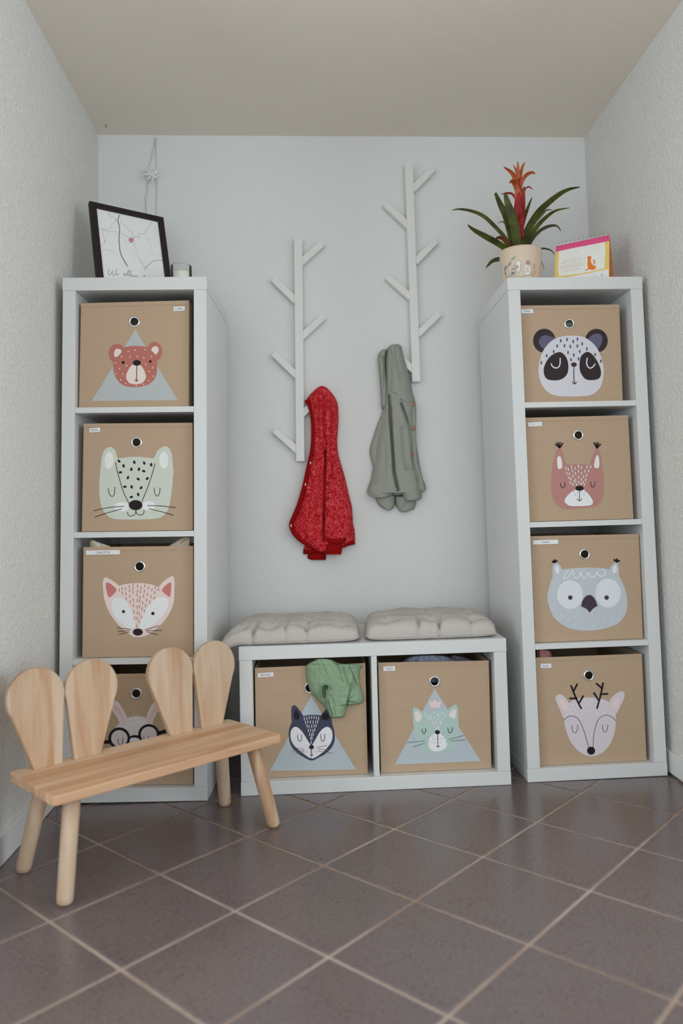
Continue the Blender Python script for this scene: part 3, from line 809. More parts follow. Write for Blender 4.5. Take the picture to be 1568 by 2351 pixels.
def cat(proj):
    p = Print(660, 1460, 3.0154, proj)
    p.poly((160, 171, 175), [(1018, 364), (1338, 866), (743, 890)])
    p.poly((206, 184, 184), [(977, 447), (1000, 462), (1019, 440), (1040, 460), (1070, 447), (1052, 497), (992, 498)])
    MN = (156, 178, 170)
    p.blob(MN, [(880, 640), (866, 540), (870, 500), (885, 494), (915, 510), (940, 540), (940, 620)], [(1110, 520), (1135, 490), (1165, 475), (1180, 500), (1182, 560), (1178, 640), (1120, 610)])
    p.blob(MN, [(940, 535), (1030, 518), (1115, 520), (1170, 580), (1187, 650), (1185, 720), (1150, 780), (1080, 812), (1010, 815), (945, 795), (900, 745), (878, 690), (876, 630), (895, 575)])
    p.blob((212, 194, 190), [(882, 530), (900, 520), (928, 550), (920, 585), (895, 595), (882, 560)], [(1117, 545), (1140, 515), (1160, 505), (1168, 530), (1160, 570), (1135, 565)])
    p.blob((205, 206, 206), [(1038, 668), (1075, 690), (1103, 735), (1095, 775), (1050, 797), (1005, 795), (977, 765), (980, 715), (1005, 685)])
    p.dashes((208, 215, 211), 6, 17, [(955, 543), (975, 560), (993, 555), (1014, 530), (1038, 545), (1057, 540), (1075, 535), (1092, 548), (980, 580), (1000, 578), (1018, 568), (1038, 575), (1055, 563), (1072, 577), (1004, 600), (1020, 595), (1037, 600), (1056, 597), (1015, 618), (1038, 622), (1060, 607), (1025, 640), (1036, 642), (1048, 638)], (1038, 760))
    p.ell(INK, (1038, 667, 17, 15))
    p.ell((110, 112, 114), *[(x, y, 2.5) for x, y in ((1007, 695), (1020, 713), (1058, 713), (1072, 685), (1005, 715), (984, 733), (1020, 738), (1060, 737), (1096, 733), (1008, 740), (1075, 712))])
    p.line((50, 44, 50), 4.5, [(1040, 685), (1042, 765)], [(1033, 762), (1043, 770), (1052, 762)], [(932, 645), (936, 668), (945, 677), (955, 665), (957, 642)], [(1110, 638), (1115, 665), (1126, 672), (1138, 660), (1142, 634)])
    p.line((92, 100, 108), 4, [(828, 738), (950, 727)], [(869, 769), (950, 743)], [(1119, 717), (1224, 688)], [(1129, 728), (1229, 720)])
    return p
def wolf(proj):
    p = Print(480, 1360, 2.1778, proj)
    p.poly((160, 171, 175), [(510, 517), (734, 885), (303, 893)])
    DK = (58, 62, 78)
    p.blob(DK, [(418, 665), (411, 600), (415, 570), (430, 566), (452, 588), (472, 625), (450, 660)], [(555, 625), (575, 595), (590, 582), (605, 598), (612, 630), (614, 670), (580, 660)])
    p.blob(DK, [(460, 622), (515, 612), (570, 619), (608, 645), (627, 700), (624, 755), (592, 800), (550, 825), (512, 841), (470, 822), (432, 795), (405, 755), (399, 695), (418, 645)])
    p.blob((34, 28, 32), [(425, 605), (435, 586), (452, 610), (450, 632), (430, 634)], [(562, 632), (576, 602), (600, 622), (588, 638)])
    p.blob((204, 205, 212), [(432, 672), (460, 690), (490, 735), (511, 775), (511, 828), (470, 805), (425, 765), (408, 730), (410, 690)], [(590, 672), (560, 690), (535, 730), (512, 775), (512, 830), (560, 806), (600, 765), (616, 730), (613, 690)])
    p.dashes((214, 216, 220), 3.6, 13, [(476, 632), (488, 630), (500, 627), (513, 625), (525, 625), (537, 627), (548, 630), (482, 650), (494, 648), (507, 648), (520, 648), (533, 648), (543, 647), (490, 668), (500, 670), (513, 670), (525, 668), (535, 667), (496, 690), (507, 690), (519, 692), (528, 687), (503, 710), (513, 712), (521, 709), (508, 730), (515, 728), (511, 750)], (512, 900))
    p.ell((48, 34, 38), (512, 774, 13, 11))
    p.ell((130, 110, 118), *[(x, y, 1.6) for x, y in ((495, 790), (488, 797), (500, 800), (482, 803), (527, 788), (535, 795), (524, 799), (540, 802))])
    p.line((70, 44, 62), 3, [(512, 785), (513, 815)], [(507, 812), (513, 817), (519, 812)], [(442, 712), (445, 735), (454, 745), (462, 733), (463, 712)], [(558, 708), (560, 735), (569, 745), (577, 733), (578, 709)])
    p.line((112, 92, 110), 2.6, [(430, 778), (474, 784)], [(418, 792), (474, 792)], [(432, 806), (476, 797)], [(540, 775), (590, 765)], [(545, 783), (600, 787)], [(545, 793), (617, 804)])
    return p

def cell_z(k):   # floor of cell k (1 = top) in a tower
    return H - T - k * O - (k - 1) * S
def cp(ox, oy, s, pts): return [(ox + x / s, oy + y / s) for x, y in pts]
A_ = (120, 280, 3.4568); B_ = (120, 920, 3.5636); C_ = (1020, 350, 3.2667); D_ = (1180, 920, 4.053); E2 = (1100, 1440, 3.3504); F_ = (660, 1460, 3.0154)
IN = 0.022
storage_box(ML, cell_z(1), IN, .35, cp(*A_, [(229, 1442), (1085, 1419), (1083, 2252), (213, 2265)]), cp(*A_, [(652, 1586)])[0], .0165,
            'beige fabric box printed with a pink dotted bear on a pale triangle',
            ('LARS', A_, [(961, 1467), (1051, 1463), (1052, 1497), (963, 1502)], False), bear)
storage_box(ML, cell_z(2), IN, .35, cp(*B_, [(258, 190), (1146, 183), (1150, 1060), (243, 1068)]), cp(*B_, [(690, 341)])[0], .0165,
            'beige fabric box printed with a pale mint whiskered animal with spotted forehead',
            ('EMIL', B_, [(302, 226), (391, 219), (392, 254), (304, 260)], False), ermine)
storage_box(ML, cell_z(3), IN, .35, cp(*B_, [(256, 1200), (1152, 1190), (1153, 2085), (247, 2092)]), cp(*B_, [(716, 1356)])[0], .0168,
            'beige fabric box printed with a pale pink fox face',
            ('CARLOTTA', B_, [(275, 1226), (553, 1221), (553, 1257), (276, 1261)], False), fox)
storage_box(ML, cell_z(4), IN, .35, [(188, 1549), (443, 1545), (443.5, 1803), (188, 1806)], (313.2, 1592), .0165,
            'beige fabric box printed with a white bunny wearing black glasses', None, bunny)
storage_box(MR, cell_z(1), IN, .35, cp(*C_, [(527, 1152), (1310, 1143), (1337, 1857), (553, 1872)]), cp(*C_, [(937, 1285)])[0], .0165,
            'beige fabric box printed with a sleepy panda face',
            ('THEA', C_, [(577, 1177), (665, 1175), (667, 1205), (580, 1208)], False), panda)
storage_box(MR, cell_z(2), IN, .35, cp(*D_, [(85, 162), (1060, 138), (1110, 1093), (132, 1116)]), cp(*D_, [(598, 320)])[0], .0165,
            'beige fabric box printed with a red squirrel face with tufted ears',
            ('CHARLOTTA', D_, [(129, 203), (260, 195), (262, 235), (134, 241)], True), squirrel)  # glare over this name is painted as pale ink
storage_box(MR, cell_z(3), IN, .35, cp(*D_, [(155, 1263), (1160, 1242), (1200, 2228), (195, 2250)]), cp(*D_, [(657, 1428)])[0], .0168,
            'beige fabric box printed with a grey owl with round white eyes',
            ('NOAH', D_, [(176, 1299), (411, 1292), (412, 1332), (178, 1338)], False), owl)
storage_box(MR, cell_z(4), IN, .35, cp(*E2, [(433, 236), (1250, 205), (1287, 1030), (466, 1056)]), cp(*E2, [(843, 370)])[0], .0165,
            'beige fabric box printed with a pale deer with black antlers',
            ('LIA', E2, [(472, 281), (556, 281), (556, 313), (472, 314)], False), deer)
storage_box(MB, T, .028, .35, [(585, 1534), (838.5, 1523), (844.5, 1781), (589, 1790)], (710.8, 1579), .0165,
            'beige fabric box printed with a navy wolf face, green garment hanging over its rim',
            ('MATHEA', (480, 1360, 2.1778), [(243, 405), (321, 399), (322, 420), (244, 426)], False), wolf)
storage_box(MB, T, .028, .35, cp(*F_, [(628, 186), (1393, 172), (1411, 918), (648, 948)]), cp(*F_, [(1018, 315)])[0], .0165,
            'beige fabric box printed with a mint green cat wearing a pink crown',
            ('THEO', F_, [(663, 212), (744, 210), (745, 241), (664, 243)], False), cat)
# ================================================================ small wooden bench with ear-shaped backrests
TH = math.radians(41.0)
SEAT_Z, SEAT_T = 0.230, 0.021
MBN = Matrix.Translation((-.1685, -.750, 0)) @ Matrix.Rotation(TH, 4, 'Z')
bn = thing('toddler_bench', 'small natural wood bench with four ear-shaped backrests in front of the shelves', 'bench', MBN)
SL, SD = .292, .117
def rounded_slab(hx, hy, z0, z1, r=.012, n=5):
    pts = []
    for cx, cy, a0 in ((hx - r, hy - r, 0), (-hx + r, hy - r, 90), (-hx + r, -hy + r, 180), (hx - r, -hy + r, 270)):
        for k in range(n + 1):
            a = math.radians(a0 + 90 * k / n)
            pts.append((cx + r * math.cos(a), cy + r * math.sin(a)))
    m = len(pts)
    vs = [(x, y, z0) for x, y in pts] + [(x, y, z1) for x, y in pts]
    fs = [tuple(range(m))[::-1], tuple(range(m, 2 * m))] + [(i, (i + 1) % m, m + (i + 1) % m, m + i) for i in range(m)]
    return vs, fs
v, f = rounded_slab(SL, SD, SEAT_Z - SEAT_T, SEAT_Z)
mesh('seat', v, f, 'wood_along', bn, bevel=.003)
def leg(px, py, qx, qy):
    a, b = Vector((px, py, SEAT_Z - SEAT_T + .002)), Vector((qx, qy, 0.0))
    d = (b - a)
    pts = [a, a + d * .5, a + d * .93, a + d * .975, a + d * .995]
    v, f = tube_geo(pts, [.0178, .0172, .0166, .0155, .0118], 20)
    lo = min(p.z for p in v)
    v = [Vector((p.x, p.y, max(p.z, .0008))) for p in v]
    return mesh('leg', v, f, 'wood_up', bn, smooth=True)
inv_bn = MBN.inverted()
for tx, ty, px, py in ((-.232, -.070, 148, 2078), (-.232, .070, 52, 2001), (.232, -.070, 630, 1898), (.232, .070, 517, 1848)):
    q = inv_bn @ on_z(px, py, 0.0)
    leg(tx, ty, q.x, q.y)
def ear(u, lean):
    """teardrop board: narrow at the seat, round at the top"""
    hgt, r, bw = .223, .0655, .0325
    cz = hgt - r
    pts = []
    # tangent lines from the base corners to the circle
    d = math.hypot(bw * .9, cz)
    a_t = math.radians(-24)
    for k in range(29):
        a = a_t + (math.pi - 2 * a_t) * k / 28
        pts.append((r * math.cos(a), cz + r * math.sin(a)))
    pts = [(bw, -.012)] + pts + [(-bw, -.012)]
    cl, sl = math.cos(lean), math.sin(lean)
    pts = [(x * cl + z * sl, -x * sl + z * cl) for x, z in pts]
    n = len(pts)
    tk = .017
    tilt = math.radians(5)
    def P(x, z, y): return (x, y * math.cos(tilt) + z * math.sin(tilt), max(z, .0) * math.cos(tilt) - y * math.sin(tilt))
    vs = [P(x, z, 0) for x, z in pts] + [P(x, z, tk) for x, z in pts]
    fs = [tuple(range(n)), tuple(range(2 * n - 1, n - 1, -1))] + [(i, n + i, n + (i + 1) % n, (i + 1) % n) for i in range(n)]
    return mesh('ear_backrest', vs, fs, 'wood_up', bn, matrix=Matrix.Translation((u, .083, SEAT_Z - .0015)), bevel=.0035)
for u, l in ((-.219, -.125), (-.124, .105), (.124, -.125), (.219, .115)): ear(u, l)

# ================================================================ coat racks
def rack(label, top, bot, branches):
    yf = YW - .030
    a = (on_y(*top[0], yf) + on_y(*top[1], yf)) / 2
    b = (on_y(*bot[0], yf) + on_y(*bot[1], yf)) / 2
    x, hw = (a.x + b.x) / 2, .0145
    root = thing('coat_rack', label, 'coat rack', Matrix.Translation((x, YW, b.z)), 'white branch coat racks')
    hh = a.z - b.z
    sk = (a.x - b.x) / hh
    v, f = box_geo(-hw, hw, -.030, -.004, 0, hh)
    v = [(p[0] + (p[2] - hh / 2) * sk, p[1], p[2]) for p in v]
    mesh('pole', v, f, 'rack_paint', root, bevel=.0012)
    v, f = box_geo(-.009, .009, -.004, -.0002, .02, hh - .02)
    v = [(p[0] + (p[2] - hh / 2) * sk, p[1], p[2]) for p in v]
    mesh('wall_strip', v, f, 'rack_paint', root)
    for base, tip in branches:
        p, q = on_y(*base, YW - .02), on_y(*tip, YW - .02)
        d = Vector((q.x - p.x, 0, q.z - p.z)); L = d.length; d.normalize()
        nrm = Vector((-d.z, 0, d.x))
        o = Vector((p.x - x, 0, p.z - b.z)) - d * .012
        L += .012
        vs = []
        for yy in (-.026, -.006):
            for s_, t_ in ((0, -.0115), (L, -.0115), (L, .0115), (0, .0115)):
                w_ = o + d * s_ + nrm * t_
                vs.append((w_.x, yy, w_.z))
        fs = [(0, 1, 2, 3), (7, 6, 5, 4), (0, 4, 5, 1), (1, 5, 6, 2), (2, 6, 7, 3), (3, 7, 4, 0)]
        mesh('branch', vs, fs, 'rack_paint', root, bevel=.001)
    return root
rack('white branch coat rack with the red hooded jacket', ((674.9, 545.7), (693.9, 545.7)), ((679.5, 1059), (699.2, 1059)),
     [((694.8, 600), (741, 558)), ((674.9, 687), (627, 640)), ((696.3, 770), (743, 727)), ((676.4, 858), (628, 811)), ((698, 947), (744, 902)), ((679, 1031), (630, 987))])
rack('white branch coat rack with the grey-green hooded jacket', ((929, 376), (948.3, 376)), ((946.5, 876), (966, 876)),
     [((951.3, 431), (993.5, 388)), ((933.6, 515), (884, 469)), ((958, 597), (1000.5, 553)), ((938, 679), (889.5, 636)), ((964, 763), (1008, 720)), ((945.4, 847), (899, 803))])

# ================================================================ draped cloth
def seg_dist(px, py, line):
    best, bt = 1e9, 0
    for (ax, ay), (bx, by) in zip(line[:-1], line[1:]):
        dx, dy = bx - ax, by - ay
        t = max(0, min(1, ((px - ax) * dx + (py - ay) * dy) / (dx * dx + dy * dy + 1e-9)))
        d = math.hypot(px - ax - t * dx, py - ay - t * dy)
        if d < best: best = d
    return best
def drape(name, crop, rows, y0, thick, mat, parent, inv, creases=(), cols=26, sub=4, prof=.55, wob=.0012, ends=(1, 1), shell=True, clampk=.35):
    """closed cloth body traced row by row (crop pixels), with its own depth: y0 is the back plane, thick the bulge"""
    ox, oy, s = crop
    rr = [Vector((y, a, b)) for y, a, b in rows]
    rs = catmull(rr, sub)
    n = len(rs)
    front, rear = [], []
    for i, r in enumerate(rs):
        v_ = i / (n - 1)
        env = 1.0
        if ends[0]: env *= min(1, (v_ / .05)) ** .5 if v_ < .05 else 1
        if ends[1]: env *= min(1, ((1 - v_) / .04)) ** .5 if v_ > .96 else 1
        for j in range(cols + 1):
            u = j / cols
            u = .5 - .5 * math.cos(math.pi * u) * (0.35 + .65 * abs(math.cos(math.pi * u)) ** .0) if False else u
            cx, cy = r.y + (r.z - r.y) * u, r.x
            pf = max(0.0, 1 - abs(2 * u - 1) ** 2.6) ** prof
            t = thick(v_) if callable(thick) else thick
            d = t * pf * env
            edge = min(1.0, 4 * u, 4 * (1 - u))
            for line, wd, dep in creases:
                d -= dep * math.exp(-(seg_dist(cx, cy, line) / wd) ** 2) * edge * env
            d += 2.2 * wob * edge * env * mnoise.noise(Vector((cx * .013, cy * .004, 7.7)))
            d += wob * edge * mnoise.noise(Vector((cx * .02, cy * .012, 3.1)))
            px, py = ox + cx / s, oy + cy / s
            front.append(inv @ on_y(px, py, y0 - max(d, .0005 + clampk * t * pf)))
            rear.append(inv @ on_y(px, py, y0))
    m = cols + 1
    fs = []
    for i in range(n - 1):
        for j in range(cols):
            a = i * m + j
            fs.append((a, a + m, a + m + 1, a + 1))
    if shell:
        o = mesh(name, front, fs, mat, parent, smooth=True)
        md = o.modifiers.new('cloth', 'SOLIDIFY'); md.thickness = .0024; md.offset = -1
        return o
    vs = front + rear
    N = n * m
    for i in range(n - 1):
        for j in range(cols):
            a = i * m + j
            fs.append((N + a, N + a + 1, N + a + m + 1, N + a + m))
        fs.append((i * m, N + i * m, N + (i + 1) * m, (i + 1) * m))
        fs.append((i * m + cols, (i + 1) * m + cols, N + (i + 1) * m + cols, N + i * m + cols))
    for j in range(cols):
        fs.append((j, j + 1, N + j + 1, N + j))
        b = (n - 1) * m + j
        fs.append((b, N + b, N + b + 1, b + 1))
    return mesh(name, vs, fs, mat, parent, smooth=True)
def band(name, crop, pts, width, y, th, mat, parent, inv, n=6, label=None):
    """rounded ribbing along a traced line; y: depth (number or list)"""
    ox, oy, s = crop
    q = catmull([(p[0], p[1], (y[i] if isinstance(y, (list, tuple)) else y)) for i, p in enumerate(pts)], 4)
    vs, fs = [], []
    K = 8
    N = len(q)
    for i, p in enumerate(q):
        t = q[min(i + 1, N - 1)] - q[max(i - 1, 0)]
        t = Vector((t.x, t.y)).normalized()
        nn = Vector((-t.y, t.x))
        for k in range(K):
            a = 2 * math.pi * k / K
            cx = p.x + nn.x * width / 2 * math.cos(a); cy = p.y + nn.y * width / 2 * math.cos(a)
            vs.append(inv @ on_y(ox + cx / s, oy + cy / s, p.z - th * math.sin(a)))
    for i in range(N - 1):
        for k in range(K):
            k2 = (k + 1) % K
            fs.append((i * K + k, i * K + k2, (i + 1) * K + k2, (i + 1) * K + k))
    fs.append(tuple(range(K))); fs.append(tuple(range((N - 1) * K, N * K))[::-1])
    o = mesh(name, vs, fs, mat, parent, smooth=True)
    if label: tag(o, label)
    return o
def button(name, crop, x, y, rx, ry, yd, mat, parent, inv):
    ox, oy, s = crop
    c = on_y(ox + x / s, oy + y / s, yd)
    k = (on_y(ox + (x + rx) / s, oy + y / s, yd) - c).length
    k2 = (on_y(ox + x / s, oy + (y + ry) / s, yd) - c).length
    vs, fs = lathe_geo([(0, .0), (.75, .0), (.8, .25), (1, .3), (1, 1)], 16)
    vs = [inv @ (c + Vector((p[0] * k, (p[2] - .3) * .004, p[1] * k2))) for p in vs]
    return mesh(name, vs, fs, mat, parent, smooth=True)

J = (640, 780, 4.3556)
# ---- red jacket
org = on_y(730, 890, YW)
MJ = Matrix.Translation((org.x, YW, org.z)); IJ = MJ.inverted()
rj = thing('hooded_jacket', 'red marled child jacket with dark red trim hanging by its hood', 'jacket', MJ, 'jackets hanging on the coat racks')
RB = YW - .004
red_creases = [([(462, 1120), (466, 1200), (458, 1400), (452, 1700), (446, 2010)], 11, .030), ([(455, 560), (448, 800), (462, 1000), (464, 1130)], 13, .014),
               ([(520, 620), (532, 850), (522, 1060), (535, 1250), (530, 1380)], 11, .014),
               ([(578, 700), (556, 900), (540, 1080), (575, 1230), (620, 1400), (690, 1640)], 11, .012),
               ([(400, 520), (385, 700), (395, 900), (400, 1100)], 13, .008), ([(430, 480), (480, 560), (555, 640)], 12, .007),
               ([(345, 1197), (410, 1190), (470, 1163)], 6, .006),
               ([(330, 1400), (290, 1700), (250, 1950)], 20, .010), ([(400, 1300), (370, 1650), (350, 2000)], 18, .008), ([(250, 1640), (210, 1800), (205, 1900)], 16, .006)]
drape('torso', J, [(462, 420, 445), (480, 385, 480), (520, 340, 520), (560, 302, 550), (600, 285, 575), (660, 298, 592), (720, 310, 596), (800, 322, 598), (900, 328, 592), (1000, 330, 585), (1080, 325, 588), (1160, 312, 600), (1240, 292, 622), (1320, 275, 646), (1400, 255, 668), (1500, 230, 690), (1600, 205, 716), (1680, 180, 733), (1760, 146, 738), (1850, 118, 745), (1900, 124, 758), (1960, 150, 762), (2010, 195, 762), (2040, 235, 735), (2080, 300, 640), (2110, 370, 520), (2125, 400, 430)],
      RB, lambda v: .062 if v < .25 else .062 - .012 * min(1, (v - .25) / .3), 'red_marl', rj, IJ, red_creases, cols=72, sub=6, ends=(1, 1), wob=.002)
drape('sleeve', J, [(1393, 500, 560), (1420, 475, 600), (1500, 464, 640), (1600, 458, 690), (1700, 453, 724), (1800, 449, 733), (1900, 446, 722), (1950, 444, 705), (1988, 443, 690)],
      YW - .030, .033, 'red_marl', rj, IJ, [([(590, 1420), (640, 1550), (700, 1700)], 16, .006), ([(560, 1500), (590, 1700), (600, 1950)], 26, .006)], cols=22, sub=4, ends=(1, 0))
drape('cuff', J, [(1978, 446, 688), (2000, 452, 684), (2035, 462, 664), (2042, 450, 640), (2048, 445, 640), (2090, 447, 634), (2142, 452, 626), (2148, 470, 620)], YW - .036, .026, 'rib_red', rj, IJ, [([(450, 2043), (640, 2043)], 7, .006)], cols=16, sub=3, ends=(0, 1))
drape('hidden_sleeve', J, [(2040, 270, 480), (2080, 250, 475), (2105, 246, 472)], YW - .006, .020, 'red_marl', rj, IJ, cols=10, sub=2, ends=(0, 0))
drape('back_hem', J, [(2100, 246, 472), (2120, 244, 470), (2145, 245, 440)], YW - .006, .022, 'rib_red', rj, IJ, cols=12, sub=2, ends=(0, 1))
drape('cuff', J, [(2125, 300, 472), (2150, 292, 472), (2185, 288, 472), (2203, 330, 470)], YW - .005, .016, 'rib_red', rj, IJ, cols=12, sub=2, ends=(0, 1))
pl = [(275, 598), (312, 662), (335, 750), (345, 850), (346, 950), (342, 1050), (331, 1130), (311, 1220), (286, 1330), (263, 1440), (236, 1540), (206, 1640), (166, 1740), (128, 1830), (127, 1868), (152, 1930), (212, 1995), (292, 2048), (408, 2112)]
band('trim', J, pl, 46, [YW - .036] * 13 + [YW - .034] * 6, .010, 'rib_red', rj, IJ, label='dark red ribbed edging')
band('trim', J, [(640, 2062), (690, 2040), (762, 2024)], 44, YW - .030, .009, 'rib_red', rj, IJ)
for x, y in ((318, 1232), (267, 1447), (122, 1860)):
    button('snap', J, x, y, 6, 15, YW - .0465, 'snap_white', rj, IJ)
# ---- grey-green jacket
org = on_y(905, 800, YW)
MG = Matrix.Translation((org.x, YW, org.z)); IG = MG.inverted()
gj = thing('hooded_jacket', 'grey-green child jacket with wooden buttons hanging by its hood', 'jacket', MG, 'jackets hanging on the coat racks')
drape('hood_back', J, [(95, 1040, 1090), (130, 1003, 1080), (180, 990, 1072), (250, 995, 1070), (350, 1005, 1075), (450, 1012, 1080), (520, 1018, 1085), (600, 1022, 1085), (690, 1027, 1080)], YW - .004, .040, 'sage_fleece', gj, IG, [([(1000, 190), (1040, 180), (1060, 210)], 14, .012), ([(1060, 200), (1055, 500)], 10, .008)], cols=10)
drape('back_sleeve', J, [(780, 1010, 1060), (860, 980, 1060), (940, 955, 1060), (1020, 928, 1040), (1100, 908, 1030), (1160, 914, 1010), (1220, 930, 1000), (1260, 940, 1000)], YW - .004, .022, 'sage_fleece', gj, IG, cols=10)
gc = [([(1100, 560), (1112, 700), (1120, 850), (1132, 1000), (1145, 1200), (1152, 1320), (1190, 1500)], 12, .036), ([(1108, 690), (1122, 860)], 16, .012),
      ([(1225, 640), (1270, 760), (1315, 900), (1332, 1050), (1340, 1200), (1375, 1400), (1395, 1500)], 11, .022),
      ([(1065, 518), (1120, 522), (1180, 552)], 6, .006), ([(1225, 600), (1270, 628), (1330, 642)], 7, .009),
      ([(1175, 80), (1180, 250), (1230, 420)], 18, .009), ([(1125, 120), (1120, 300), (1115, 480)], 14, .006), ([(1078, 60), (1068, 300), (1066, 520)], 9, .010),
      ([(1060, 720), (1010, 1000), (965, 1300)], 18, .007), ([(1240, 900), (1260, 1150), (1300, 1400)], 26, .009), ([(1040, 900), (1060, 1200), (1050, 1450)], 24, .006)]
drape('torso', J, [(45, 1150, 1195), (60, 1110, 1222), (90, 1085, 1232), (140, 1072, 1242), (200, 1066, 1266), (300, 1066, 1296), (400, 1066, 1316), (500, 1064, 1332), (560, 1056, 1348), (610, 1050, 1364), (700, 1036, 1373), (800, 1016, 1369), (900, 1000, 1366), (1000, 980, 1372), (1100, 965, 1386), (1200, 950, 1402), (1300, 937, 1420), (1400, 918, 1444), (1450, 903, 1466), (1500, 889, 1470), (1530, 886, 1430)],
      YW - .006, lambda v: .060 - .010 * v, 'sage_fleece', gj, IG, gc, cols=76, sub=6, ends=(1, 0), wob=.002)
drape('front_panel', J, [(1440, 905, 1185), (1490, 889, 1180), (1530, 884, 1160), (1555, 910, 1140), (1570, 960, 1110), (1578, 1010, 1060)], YW - .012, .038, 'sage_fleece', gj, IG, cols=22, sub=4, ends=(0, 1))
drape('sleeve', J, [(1300, 1160, 1390), (1400, 1180, 1400), (1500, 1205, 1420), (1560, 1232, 1428), (1590, 1245, 1422), (1606, 1256, 1380)], YW - .014, .044, 'sage_fleece', gj, IG, [([(1235, 1562), (1330, 1572), (1425, 1556)], 6, .003)], cols=18, sub=4, ends=(0, 1))
drape('lining', J, [(1490, 1140, 1260), (1530, 1135, 1260), (1560, 1140, 1250)], YW - .010, .018, 'sage_fleece', gj, IG, cols=8, sub=2)
drape('pocket_bag', J, [(1550, 965, 1165), (1590, 968, 1166), (1640, 990, 1162), (1680, 1035, 1148), (1704, 1085, 1118)], YW - .006, .026, 'sage_fleece', gj, IG, cols=14, sub=3)
drape('pocket_bag', J, [(1560, 1160, 1375), (1610, 1160, 1373), (1660, 1172, 1366), (1695, 1192, 1345), (1722, 1222, 1262)], YW - .006, .024, 'sage_fleece', gj, IG, [([(1300, 1610), (1220, 1700)], 12, .008), ([(1165, 1570), (1170, 1700)], 8, .005)], cols=14, sub=3)
band('placket', J, [(1345, 625), (1352, 760), (1352, 900), (1356, 1050), (1362, 1200), (1400, 1330), (1425, 1430), (1440, 1512)], 42, YW - .030, .012, 'sage_fleece', gj, IG)
band('hem_edge', J, [(890, 1528), (960, 1565), (1030, 1568), (1100, 1545), (1150, 1500), (1185, 1492)], 18, YW - .047, .005, 'sage_fleece', gj, IG)
for x, y, rx in ((1337, 648, 25), (1347, 885, 18), (1341, 1140, 12), (1374, 1398, 11)):
    button('wooden_button', J, x, y, rx, 24, YW - .0445, 'button_wood', gj, IG)

# ================================================================ clothes in and over the boxes
K_ = (690, 1490, 9.2235)
boxfront = -.41356 + .028
og = on_y(770, 1580, boxfront)
MK = Matrix.Translation((og.x, boxfront, og.z)); IK = MK.inverted()
gk = thing('green_garment', 'green sleeveless jersey garment hanging out of the wolf box', 'clothing', MK)
YB = boxfront - .0045
kc = [([(760, 290), (810, 430), (850, 560), (880, 700)], 22, .006), ([(880, 330), (915, 470), (950, 600), (1040, 790)], 20, .006),
      ([(1085, 730), (1060, 860), (1020, 1010), (995, 1130), (968, 1260)], 17, .013), ([(400, 210), (470, 350), (560, 560)], 22, .003),
      ([(470, 1000), (480, 900), (500, 830), (550, 810)], 40, .034), ([(480, 1010), (500, 930)], 34, .02), ([(560, 1090), (590, 1220), (640, 1400)], 18, .007),
      ([(130, 520), (160, 650), (170, 780)], 14, .006), ([(640, 1000), (700, 1200), (720, 1400)], 30, .004), ([(1030, 1060), (1140, 990)], 16, .006), ([(1000, 1110), (1110, 1130), (1200, 1160)], 14, .008),
      ([(1020, 330), (1080, 480), (1165, 670)], 10, .005), ([(1095, 325), (1150, 470), (1225, 650)], 9, .004), ([(330, 1060), (440, 1140), (540, 1180)], 16, .006)]
drape('body', K_, [(206, 380, 420), (214, 340, 560), (235, 300, 680), (270, 225, 735), (310, 165, 870), (330, 140, 1180), (345, 125, 1318), (380, 108, 1292), (430, 112, 1262), (500, 120, 1252), (600, 122, 1248), (700, 140, 1250), (780, 165, 1270), (850, 185, 1288), (920, 220, 1304), (1000, 292, 1324), (1060, 345, 1334), (1110, 385, 1325), (1150, 430, 1290), (1175, 465, 1200), (1195, 485, 1010), (1240, 520, 978), (1300, 560, 965), (1360, 592, 950), (1410, 612, 935), (1440, 630, 905), (1458, 690, 850)],
      YB, .036, 'green_jersey', gk, IK, kc, cols=84, sub=6, prof=.5, wob=.002, clampk=.06)
band('armhole_binding', K_, [(470, 1062), (440, 960), (436, 860), (470, 775), (540, 748), (598, 775), (608, 850), (588, 950), (562, 1050), (572, 1140), (600, 1250), (640, 1400)], 26, YB - .036, .004, 'green_jersey', gk, IK)
band('armhole_binding', K_, [(450, 1100), (490, 1130), (540, 1140)], 26, YB - .030, .004, 'green_jersey', gk, IK)
band('shoulder_strap', K_, [(1055, 328), (1110, 450), (1180, 610), (1232, 720)], 46, YB - .028, .004, 'green_jersey', gk, IK)
band('seam', K_, [(1065, 870), (1085, 765), (1150, 765), (1200, 735)], 22, YB - .036, .003, 'green_jersey', gk, IK)
def clump(name, label, cat, crop, rows, y0, th, mat, creases=(), group=None, cols=18):
    ox, oy, s = crop
    r = rows[len(rows) // 2]
    o = on_y(ox + (r[1] + r[2]) / 2 / s, oy + r[0] / s, y0)
    M = Matrix.Translation(o)
    t = drape(name, crop, rows, y0, th, mat, None, M.inverted(), creases, cols=cols, sub=4, wob=.004)
    t.matrix_world = M
    return tag(t, label, cat, group)
clump('fleece_garment', 'grey-blue fleece garment rolled up inside the cat box', 'clothing', F_,
      [(134, 900, 1070), (140, 850, 1110), (155, 815, 1150), (170, 795, 1180), (190, 790, 1190), (260, 790, 1190), (330, 800, 1180)], -.30, .05, 'blue_fleece',
      [([(970, 130), (985, 160), (975, 200)], 14, .012), ([(1050, 135), (1080, 165), (1090, 200)], 16, .014), ([(900, 140), (880, 190)], 16, .008)])
clump('purple_garment', 'mauve-grey garment tucked beside the grey-blue fleece', 'clothing', F_,
      [(136, 1130, 1190), (145, 1115, 1230), (160, 1110, 1275), (175, 1110, 1310), (200, 1110, 1320), (300, 1120, 1310)], -.27, .05, 'mauve_cotton', [([(1180, 140), (1230, 180)], 14, .006)])
